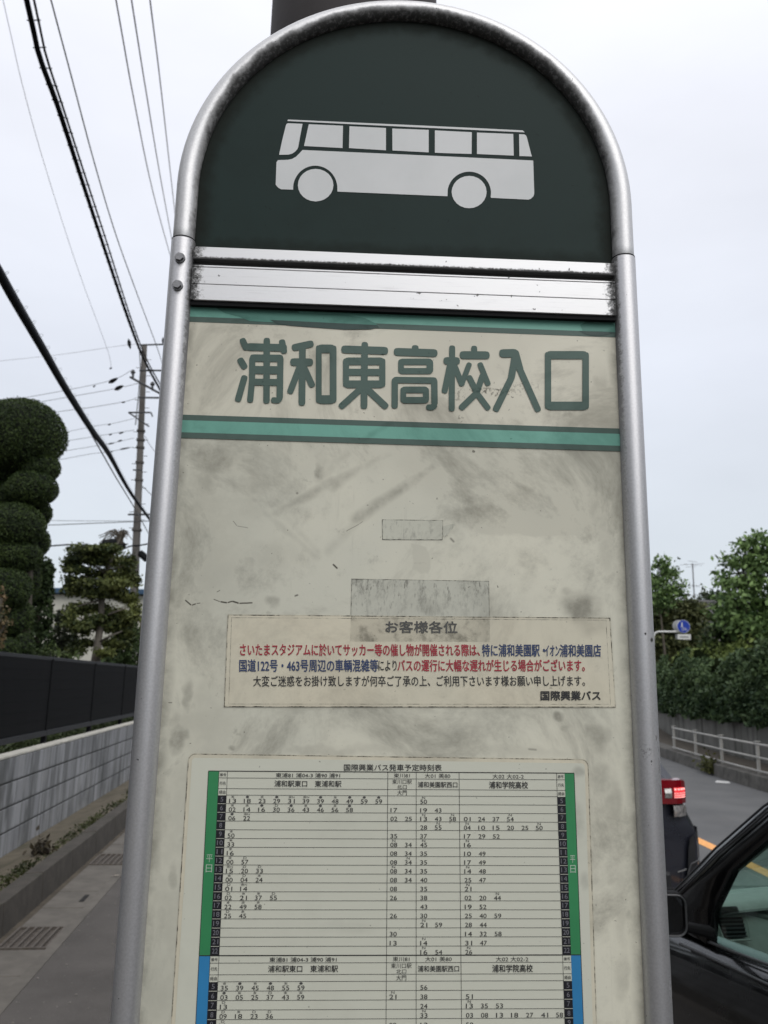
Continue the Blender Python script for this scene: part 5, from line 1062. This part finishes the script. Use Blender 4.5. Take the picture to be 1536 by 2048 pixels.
MB().box(-XB, XB, -.002, .0008, zc, zb).build('groove', m_beam, beam)
for a_, b_ in ((zg1+.0003, zc), (zg2+.0003, zg1-.0003), (zd, zg2-.0003)): MB().box(-XB, XB, -.008, .0008, a_, b_).build('rib', m_beam, beam, bevel=.0004)
MB().box(-XB, XB, -.0062, .0006, zd+.001, zc-.001).build('web', m_blk, beam)
MB().box(-XB, XB, -.006, .0005, zd-.0045, zd-.0003).build('under_shadow', m_blk, beam)  # black strip standing in for the shadow gap under the beam
# main board
bd = MB().box(-XP+.006, XP-.006, .0, .006, .62, 2.10).build('sign_board', m_board, sgn)
XI = XP-.0075
def zz_(px, py): return S(px, py)[1]
z1, z2, z3 = zz_(381, 601), zz_(381, 633.7), zz_(380, 644); z4, z5, z6, z7 = zz_(365, 829.6), zz_(364, 840.6), zz_(363.5, 864.8), zz_(363, 876)
def sheet(nm, zlo, zhi, y, mat, par): return MB().add([(-XI, y, zlo), (XI, y, zlo), (XI, y, zhi), (-XI, y, zhi)], [(0, 1, 2, 3)]).build(nm, mat, par)
sheet('name_field', z7, z1+.006, -.0004, m_head, bd)
sheet('aqua_stripe', z2, z1+.006, -.0007, m_aqua, bd); sheet('dark_stripe', z3, z2, -.0007, m_dgr, bd); sheet('dark_stripe', z5, z4, -.0007, m_dgr, bd); sheet('aqua_stripe', z6, z5, -.0007, m_aqua, bd); sheet('dark_stripe', z7, z6, -.0007, m_dgr, bd)
# peeled varnish patches on the top stripe
m_old = board_mat('unfaded_aqua', (.085, .26, .205), None, (.04, .09, .07)); m_old2 = board_mat('unfaded_dark', (.03, .065, .055), None, (.03, .05, .045))
def blob(px_, y, mat, nm): MB().poly([S(*p) for p in px_], y).build(nm, mat, bd)
blob([(425, 612), (520, 615.5), (590, 618.5), (600, 627), (640, 628), (690, 630), (730, 637), (748, 646), (757, 652), (752, 655.5), (640, 650.0), (560, 646), (500, 643.0), (478, 634), (450, 627)], -.0009, m_old, 'unfaded_patch')
blob([(540, 640.6), (755, 651), (758, 656), (740, 659.5), (690, 660), (620, 655), (580, 652), (553, 648)], -.0010, m_old2, 'unfaded_patch')
blob([(1160, 651), (1170, 645), (1195, 643.5), (1222, 645), (1229, 652), (1229, 664.5), (1200, 663.5), (1165, 662)], -.0009, m_old, 'unfaded_patch')
blob([(1158, 662.5), (1229, 665.5), (1215, 670), (1190, 673), (1170, 669)], -.0010, m_old2, 'unfaded_patch')
# name lettering: rounded strokes, 1/3.072 photo pixels
def stroke(mb, pts, w, y, ox):
    P = [np.array(S(ox+p[0]/3.072, 440+p[1]/3.072)) for p in pts]; r = w/3.072/2*.000478
    for a_, b_ in zip(P[:-1], P[1:]):
        d = b_-a_; L = np.linalg.norm(d); d = d/max(L, 1e-9); nrm = np.array([-d[1], d[0]]); o_ = []
        for c_, s_ in ((b_, 1), (a_, -1)):
            for k in range(7):
                an = math.pi/2-math.pi*k/6; ca = np.sign(math.cos(an))*abs(math.cos(an))**.75; sa = np.sign(math.sin(an))*abs(math.sin(an))**.75
                o_.append(c_-d*r*.35*s_+s_*(d*r*ca+nrm*r*sa)*1.0)
        mb.poly([tuple(p) for p in o_], y[0]); y[0] -= .000006
    return mb
def rectring(mb, x0, y0, x1, y1, wl, wr, wt, wb, y, ox):   # box of four bars
    stroke(mb, [(x0+wl/2, y0+wl/2), (x0+wl/2, y1-wl/2)], wl, y, ox); stroke(mb, [(x1-wr/2, y0+wr/2), (x1-wr/2, y1-wr/2)], wr, y, ox)
    stroke(mb, [(x0+wt/2, y0+wt/2), (x1-wt/2, y0+wt/2)], wt, y, ox); stroke(mb, [(x0+wb/2, y1-wb/2), (x1-wb/2, y1-wb/2)], wb, y, ox)
chars = {0: [ # first four characters, measured from x=320
 [[(508, 740), (530, 790), 40], [(494, 862), (520, 905), 42], [(520, 968), (480, 1107), 40], [(545, 782), (765, 788), 50], [(657, 738), (655, 1118), 40], [(750, 748), (763, 812), 40],
  [(568, 850), (742, 852), 48], [(568, 852), (566, 1000), 38], [(566, 990), (555, 1112), 38], [(741, 852), (738, 1000), 38], [(738, 990), (736, 1095), 40], [(736, 1098), (722, 1112), 40], [(722, 1112), (695, 1108), 38], [(568, 923), (740, 925), 52], [(566, 997), (738, 1000), 44]],
 [[(825, 786), (930, 763), 46], [(876, 785), (872, 1130), 42], [(816, 875), (925, 876), 50], [(862, 895), (800, 1058), 40], [(882, 900), (935, 1018), 40], ['R', 958, 765, 1085, 1133, 36, 42, 56, 56]],
 [[(1130, 797), (1385, 806), 52], [(1258, 764), (1253, 1150), 42], ['R', 1124, 845, 1385, 1036, 38, 38, 50, 50], [(1145, 937), (1365, 938), 46], [(1238, 1035), (1114, 1147), 42], [(1272, 1040), (1386, 1147), 44]]],
 1: [[[(93, 784), (93, 812), 44], [(-22, 812), (214, 820), 52], ['R', -12, 852, 204, 950, 36, 42, 42, 40], [(-30, 985), (212, 988), 42], [(-32, 985), (-33, 1148), 40], [(210, 988), (212, 1130), 40], [(212, 1140), (196, 1154), 40], [(196, 1154), (172, 1152), 38], ['R', 2, 1024, 178, 1130, 36, 38, 42, 42]],
 [[(320, 784), (317, 1166), 38], [(282, 868), (352, 868), 50], [(306, 895), (273, 1055), 38], [(335, 900), (380, 1012), 38], [(455, 786), (455, 820), 38], [(382, 832), (534, 833), 52], [(425, 888), (378, 1010), 34], [(491, 888), (540, 1010), 36], [(424, 968), (478, 1075), 38], [(478, 1075), (540, 1158), 38], [(506, 958), (470, 1065), 38], [(470, 1065), (376, 1156), 40]],
 [[(626, 822), (706, 820), 56], [(708, 815), (738, 925), 44], [(738, 925), (846, 1168), 42], [(706, 840), (682, 975), 44], [(682, 975), (588, 1166), 42]],
 [['R', 888, 805, 1160, 1172, 40, 42, 54, 56]]]}
for k_, cs in chars.items():
    for ch in cs:
        q = MB(); y = [-.0011]; ox = 320 if k_ == 0 else 800
        for st_ in ch:
            if st_[0] == 'R': rectring(q, *st_[1:], y, ox)
            else: stroke(q, st_[:-1], st_[-1], y, ox)
        q.build('stop_name_character', m_dgr, bd)
# old tape marks
def tape_mat(name, col, dark, thr, k):
    m, t, bs = new_mat(name); b = Stains(t); board_stains_shade(b)
    c = b.mix(b.m('MULTIPLY', b.acc, 1., clamp=True), col, (.075, .07, .055))
    v = b.rng(b.noise(70, 6, .75, scale=(1, 1, .45)), thr, thr+.2); v = b.m('MAXIMUM', v, b.rng(b.noise(260, 3, .7, scale=(1, 1, .3)), .55, .68, 0, .8)); c = b.mix(b.m('MULTIPLY', b.m('MULTIPLY', v, b.rng(b.z, S(800, 1240)[1], S(800, 1165)[1], .35, 1.25) if 'light' not in name else 1.), k, clamp=True), c, dark)
    b.inp(bs.inputs['Base Color'], c); bs.inputs['Roughness'].default_value = .7; return m
m_tape = tape_mat('tape_residue', (.52, .52, .44), (.085, .083, .07), .47, .62); m_tape2 = tape_mat('tape_residue_light', (.55, .55, .46), (.15, .15, .125), .5, .5)
def frame_edge(mb, P, y, w):                # thin dirty outline following 4 plane points
    P = [Vector((p[0], 0, p[1])) for p in P]; c_ = sum(P, Vector())/len(P)
    for i in range(len(P)):
        a_, b_ = P[i], P[(i+1) % len(P)]; d = (b_-a_).normalized(); nn = Vector((d.z, 0, -d.x)); nn = nn if nn.dot(c_-a_) > 0 else -nn
        mb.v += [(p.x, y, p.z) for p in (a_, b_, b_+nn*w, a_+nn*w)]; k = len(mb.v)-4; mb.f.append((k, k+1, k+2, k+3))
m_edge, t, bs = new_mat('dirty_edge'); b = Stains(t); tr_ = b.n('ShaderNodeBsdfTransparent'); mx = b.n('ShaderNodeMixShader'); bs.inputs['Base Color'].default_value = (.035, .032, .026, 1); bs.inputs['Roughness'].default_value = .9
t.links.new(b.rng(b.noise(110, 6, .75), .42, .66, .10, .85), mx.inputs[0]); t.links.new(tr_.outputs[0], mx.inputs[1]); t.links.new(bs.outputs[0], mx.inputs[2]); t.links.new(mx.outputs[0], t.nodes['Material Output'].inputs[0])
for P, mt in (([(703, 1157.5), (978, 1162), (980, 1284), (700, 1283)], m_tape), ([(764, 1039), (886, 1040.5), (885, 1080), (764.5, 1079.5)], m_tape2)):
    Q_ = [S(*p) for p in P]; tp_ = MB().poly(Q_, -.00035).build('tape_residue', mt, sgn); e_ = MB(); frame_edge(e_, Q_, -.00042, .0006); e_.build('dirty_edge', m_edge, tp_)
MB().poly([S(*p) for p in [(886, 1052), (911, 1047), (906, 1056), (895, 1070), (889, 1075), (886, 1070)]], -.00035).build('tape_residue', m_tape2, sgn)
# notice sticker
m_note, t, bs = new_mat('notice_film'); b = Stains(t); board_stains_shade(b)
c = b.mix(b.rng(b.noise(7, 4, .6), .35, .65), (.67, .62, .48), (.62, .585, .46)); c = b.mix(b.m('MULTIPLY', b.acc, .75), c, (.085, .075, .055))
b.inp(bs.inputs['Base Color'], c); bs.inputs['Roughness'].default_value = .38
NP = [S(455.5, 1229), S(1220, 1235.5), S(1231.5, 1415), S(448, 1414)]
nt_ = bpy.data.objects.new('notice_sticker', None); C.objects.link(nt_); nt_.parent = sgn
MB().poly(NP, -.0006).build('film', m_note, nt_)
e_ = MB(); frame_edge(e_, NP, -.0007, .0009); NPi = [S(463, 1235), S(1212, 1240), S(1221, 1409), S(457, 1408.5)]; frame_edge(e_, NPi, -.00068, .0004); e_.build('dirty_edge', m_edge, nt_)
m_tp3, t, bs = new_mat('grime_film'); b = Stains(t); tr_ = b.n('ShaderNodeBsdfTransparent'); mx = b.n('ShaderNodeMixShader'); bs.inputs['Base Color'].default_value = (.11, .105, .085, 1); bs.inputs['Roughness'].default_value = .9
v = b.rng(b.noise(60, 6, .7), .45, .75, .10, .5); t.links.new(v, mx.inputs[0]); t.links.new(tr_.outputs[0], mx.inputs[1]); t.links.new(bs.outputs[0], mx.inputs[2]); t.links.new(mx.outputs[0], t.nodes['Material Output'].inputs[0])
MB().poly([S(702, 1231.5), S(979, 1233.8), S(980, 1284), S(700, 1283)], -.0009).build('grime_film', m_tp3, nt_)
def ink(name, col): return simple(name, col, .55, var=.12, sc=60)
m_ink = ink('black_ink', (.022, .022, .022)); m_redi = ink('red_ink', (.33, .018, .035)); m_blui = ink('blue_ink', (.025, .045, .12)); m_gink = ink('faded_ink', (.075, .075, .07))
def px_text(items, nm, mat, par, y):
    q = MB()
    for tx, x0, x1, ya, yb, yr, bo in items: text_px(q, tx, x0, x1, ya, yb, y, bo, yr)
    return q.build(nm, mat, par)
px_text([('お客様各位', 771, 914, 1242, 1265.5, 1., .02)], 'lettering', m_gink, nt_, -.0011)
px_text([('さいたまスタジアムに於いてサッカー等の催し物が開催される際は、', 480.5, 958, 1287.5, 1311.5, 1., .016), ('バスの運行に大幅な遅れが生じる場合がございます。', 795, 1168, 1319, 1343, 0., .016)], 'lettering', m_redi, nt_, -.0011)
px_text([('特に浦和美園駅・', 964, 1089, 1288.5, 1313, 0., .016), ('イオン', 1089, 1119, 1291, 1312, 0., .016), ('浦和美園店', 1119.5, 1201, 1289, 1313.5, 0, .016), ('国道122号・463号周辺の車輌混雑等', 479, 755.5, 1319, 1343.5, 0., .016)], 'lettering', m_blui, nt_, -.0011)
px_text([('により', 757, 793, 1321, 1341.5, 0, .012), ('大変ご迷惑をお掛け致しますが何卒ご了承の上、ご利用下さいます様お願い申し上げます。', 507, 1168, 1351.5, 1373, -.4, .008), ('国際興業バス', 1081, 1200, 1382, 1400.5, 0., .03)], 'lettering', m_ink, nt_, -.0011)
# timetable
tt = bpy.data.objects.new('timetable', None); C.objects.link(tt); tt.parent = sgn
m_paper, t, bs = new_mat('laminated_paper'); b = Stains(t); b.add(b.rng(b.noise(5, 6, .65), .5, .75, 0, .13)); b.add(b.rng(b.noise(60, 5, .7), .66, .8, 0, .35)); b.add(b.rng(b.noise(240, 2), .74, .77, 0, .5))
for a in ((1160, 1640, 16, 40, .35), (1150, 1545, 14, 10, .4), (700, 1855, 60, 16, .12), (1165, 1760, 10, 14, .25)): b.ell(*a)
b.inp(bs.inputs['Base Color'], b.mix(b.acc, (.60, .605, .51), (.10, .095, .08))); bs.inputs['Roughness'].default_value = .30
def rr_poly(x0, z0, x1, z1, r): return [(x, z) for cx_, cz_, a0_ in ((x1-r, z1-r, 0), (x0+r, z1-r, 90), (x0+r, z0+r, 180), (x1-r, z0+r, 270)) for x, z in [(cx_+r*math.cos(rad(a0_+15*k)), cz_+r*math.sin(rad(a0_+15*k))) for k in range(7)]]
sx0, sz1 = S(377, 1508); sx1 = S(1176, 1508)[0]; zlow = .80
MB().poly(rr_poly(sx0, zlow, sx1, sz1+.0005, .006), -.0005).build('lamination', m_note, tt)
e_ = MB(); o_ = rr_poly(sx0, zlow, sx1, sz1+.0005, .006); i_ = rr_poly(sx0+.0008, zlow+.0008, sx1-.0008, sz1-.0003, .0055); e_.grid([[(p[0], -.00062, p[1]) for p in o_+o_[:1]], [(p[0], -.00062, p[1]) for p in i_+i_[:1]]]); e_.build('dirty_edge', m_edge, tt)
MB().poly(rr_poly(sx0+.0035, zlow+.003, sx1-.0035, sz1-.003, .003), -.00072).build('paper', m_paper, tt)
A0 = np.array(S(417.3, 1541.7)); A1 = np.array(S(1147.7, 1546.)); B0 = np.array(S(398.7, 1910.6)); B1 = np.array(S(1161.3, 1909.)); RH = 1/20.8
def T(s_, r_): t_ = r_*RH; return tuple(A0*(1-s_)*(1-t_)+A1*s_*(1-t_)+B0*(1-s_)*t_+B1*s_*t_)
cs_ = [0, .0285, .0512, .4857, .5634, .6812, .951, .9735, 1.]
m_ggreen = simple('green_print', (.035, .22, .085), .3, var=.12, sc=8); m_gblue = simple('blue_print', (.03, .20, .42), .3, var=.12, sc=8); m_kcell = simple('black_cell', (.012, .012, .016), .3); m_cellt = ink('cell_digits', (.17, .17, .19)); m_wh = ink('white_print', (.42, .52, .42))
def quad(mb, s0, r0, s1, r1, y): P = [T(s0, r1), T(s1, r1), T(s1, r0), T(s0, r0)]; k = len(mb.v); mb.v += [(p[0], y, p[1]) for p in P]; mb.f.append((k, k+1, k+2, k+3))
ln = MB(); cell = MB(); dg_ = MB(); ht = MB(); sm = MB()
def hl(s0, s1, r, w=.00035, y=-.0010): a_, b_ = T(s0, r), T(s1, r); k = len(ln.v); ln.v += [(a_[0], y, a_[1]-w/2), (b_[0], y, b_[1]-w/2), (b_[0], y, b_[1]+w/2), (a_[0], y, a_[1]+w/2)]; ln.f.append((k, k+1, k+2, k+3))
def vl(s, r0, r1, w=.00035, y=-.00104): a_, b_ = T(s, r1), T(s, r0); k = len(ln.v); ln.v += [(a_[0]-w/2, y, a_[1]), (a_[0]+w/2, y, a_[1]), (b_[0]+w/2, y, b_[1]), (b_[0]-w/2, y, b_[1])]; ln.f.append((k, k+1, k+2, k+3))
def tx(mb, s, s0, s1, r0, r1, y=-.0012, bo=0.): put_text(mb, s, T(s0, r0), T(s1, r0), T(s0, r1), y, bo)
wk = {5: ('13* 18o 23* 29o 31N 39N 39o 48* 49o 59o 59o', '', '50N', ''), 6: ('02* 14* 16o 30D 36o 43* 46o 56* 58o', '17', '19 43', ''), 7: ('06o 22N', '02 25', '13N 43 58N', '01 24 37 54N'), 8: ('', '', '28 55N', '04N 10 15 20 25 50N'),
 9: ('50*', '35', '37', '17 29 52'), 10: ('33*', '08N 34', '45N', '16N'), 11: ('16*', '08 34', '35', '10 49'), 12: ('00* 57D', '08 34N', '35', '17 49'), 13: ('15N 20D 33D', '08N 34', '35', '14N 48'), 14: ('00* 04D 24*', '08 34', '40', '25 47'),
 15: ('01D 14N', '08', '35', '21N'), 16: ('02D 21* 37* 55D', '26', '38', '02 20 44N'), 17: ('22* 49* 58*', '', '43', '19 52'), 18: ('25D 45*', '26', '30', '25 40 59'), 19: ('', '', '21N 59', '28 44'), 20: ('', '30', '', '14 32 58'), 21: ('', '13', '14N', '31 47'), 22: ('', '', '16N 54', '26N')}
hd_ = {5: ('35* 39o 45* 48o 55* 59o', '', '56', ''), 6: ('03o 05* 25* 37D 43* 59*', '21N', '38', '51'), 7: ('13D', '', '24', '13N 35 53'), 8: ('09D 18* 23D 36D', '', '33N', '03 08 13 18 27 41 58'), 9: ('10D', '09', '13', '58')}
for blk, (data, m_day) in enumerate(((wk, m_ggreen), (hd_, m_gblue))):
    R0_ = blk*20.8; gcol = MB(); quad(gcol, 0, R0_, cs_[1], R0_+20.8, -.00095); gcol.build('day_strip', m_day, tt); gcol = MB(); quad(gcol, cs_[7], R0_, 1, R0_+20.8, -.00095); gcol.build('day_strip', m_day, tt)
    for r in (0, .8, 2.05): hl(cs_[1], cs_[7], R0_+r, .0006 if r == 0 else .00035)
    for k in range(18):
        r = R0_+2.8+k
        if r > 34: break
        hl(cs_[2], cs_[6], r); 
        for s0, s1 in ((cs_[1], cs_[2]), (cs_[6], cs_[7])):
            cell = MB(); quad(cell, s0, r+.04, s1, r+.97, -.0009); cell.build('hour_cell', m_kcell, tt); hh_ = str(5+k); wd_ = .0075*len(hh_); cx_ = (s0+s1)/2; tx(ht, hh_, cx_-wd_/2, cx_+wd_/2, r+.22, r+.76)
        if 5+k in data:
            for col, (s0, lst) in enumerate(zip((.0685, .503, .5836, .702), data[5+k])):
                for j, w_ in enumerate(lst.split()):
                    c_ = s0+.0393*j; tx(dg_, w_[:2], c_-.0092, c_+.0092, r+.42, r+.92)
                    if len(w_) > 2:
                        g_ = {'*': '東', 'o': '●', 'N': 'N' if col else '東N', 'D': 'D'}[w_[2]]; h_ = .0042 if len(g_) < 2 else .008; tx(sm, g_, c_-h_, c_+h_, r+.06, r+.33)
    for s0, s1 in ((cs_[1], cs_[2]), (cs_[6], cs_[7])):
        for g_, r0, r1 in (('番号', .24, .58), ('行先', 1.22, 1.62), ('経由', 2.24, 2.64)): tx(sm, g_, s0+.003, s1-.003, R0_+r0, R0_+r1, bo=.01)
    for s, w_ in ((cs_[1], .0004), (cs_[2], .00035), (cs_[3], .0004), (cs_[4], .0004), (cs_[5], .0004), (cs_[6], .00035)): vl(s, R0_, min(R0_+20.8, 34), w_)
    def hx_(g_, x0, x1, r0, r1, bo=0.): tx(dg_, g_, (x0-417.3)/730.4, (x1-417.3)/730.4, R0_+r0, R0_+r1, bo=bo)
    hx_('東浦81 浦04-3 浦90 浦91', 550, 677, .18, .70, .008); hx_('浦和駅東口　東浦和駅', 548, 680, 1.06, 1.80, .012); hx_('東川81', 784, 816, .14, .66); hx_('東川口駅', 781, 820, .86, 1.40); hx_('北口', 791, 810, 1.50, 1.98); hx_('大門', 791, 810, 2.12, 2.72)
    hx_('大01 美80', 846, 897, .14, .68); hx_('浦和美園駅西口', 832, 911, 1.12, 1.80, .01); hx_('大02 大02-2', 982, 1045, .16, .72); hx_('浦和学院高校', 975, 1053, 1.04, 1.86, .015)
hl(0, 1, 0, .0007); hl(0, 1, 20.8, .0008); vl(0, 0, 34, .0005); vl(1, 0, 34, .0005)
wt = MB()
for s0, s1 in ((0, cs_[1]), (cs_[7], 1)):
    for g_, r in (('平', 9.62), ('日', 10.75)): tx(wt, g_, s0+.006, s1-.006, r, r+.88)
wt.build('day_lettering', m_wh, tt)
quad(dg_, 0, 0, 0, 0, -.001); dg_.f.pop(); text_px(dg_, '国際興業バス発車予定時刻表', 688, 883, 1528, 1541, -.0012, .01, .6)
ln.build('grid_lines', m_ink, tt); ht.build('hour_digits', m_cellt, tt); dg_.build('lettering', m_ink, tt); sm.build('small_marks', m_gink, tt)
# foot of the sign
MB().add([], []); ft = MB(); ft.hexa([(-.34, -.19, 0), (.34, -.19, 0), (.34, .19, 0), (-.34, .19, 0), (-.31, -.16, .14), (.31, -.16, .14), (.31, .16, .14), (-.31, .16, .14)]); ft.build('concrete_base', m_conc, sgn, bevel=.015)
MB().tube([(-XP, 0, .5), (XP, 0, .5)], .0105, 16).build('lower_crossbar', m_pipe, sgn, smooth=True)
bpy.data.objects.remove(_to); bpy.data.curves.remove(_tc)

# ================================================================== UNSEEN TREES BY THE VIEWPOINT (added to darken the pipe reflections)
m_stl = leafmat('added_tree_leaf', (.012, .024, .008), (.05, .08, .025))
def plain_tree(name, label, loc, hgt, w, n=5200, leaf=.13, grp=None):
    root = thing(name, label, 'tree', loc, 0, grp); q = MB(); q.tube([(0, 0, -.1), (.05, 0, hgt*.4), (-.05, .05, hgt*.8)], [.14, .1, .04], 8)
    P = []
    for k in range(9):
        a = random.uniform(0, 6.28); c = np.array([math.cos(a)*w*.45, math.sin(a)*w*.45, hgt*random.uniform(.35, .85)]); q.tube([(0, 0, hgt*.3), tuple(c)], [.05, .015], 5)
        p, d = ellipsoid_pts(c, (w*.5, w*.5, hgt*.22), n//9, .3, .2); P.append(c+(p-c)*(rng.uniform(.2, 1, len(p))**.5)[:, None])
    q.build('trunk', m_bark, root, smooth=True); leaves('crown', np.concatenate(P), leaf, m_stl, root, kind='stuff')
for i, (lat, al, h_, w_) in enumerate(((-4.6, 3.2, 4.6, 2.6), (-4.8, .2, 5.2, 3.), (-4.6, -3.4, 5.6, 3.2), (-5., -7.2, 5.4, 3.2))):
    plain_tree('added_tree', ('unseen tree added behind the black fence level with the sign', 'unseen tree added behind the fence beside the viewpoint', 'unseen tree added on the fence side behind the viewpoint', 'last unseen tree added on the fence side behind the viewpoint')[i], rd(lat, al, .85), h_, w_, grp='unseen trees added beside the viewpoint')
for i, (x, y, h_, w_) in enumerate(((9.6, 2, 5.4, 3.2), (9.8, -3, 6., 3.4), (10.2, -8, 6., 3.4))):
    plain_tree('added_tree', ('unseen tree added over the hedge level with the parked car', 'unseen tree added across the road behind the viewpoint', 'farther unseen tree added across the road behind the viewpoint')[i], (x, y, 0.3), h_, w_, grp='unseen trees added beside the viewpoint')
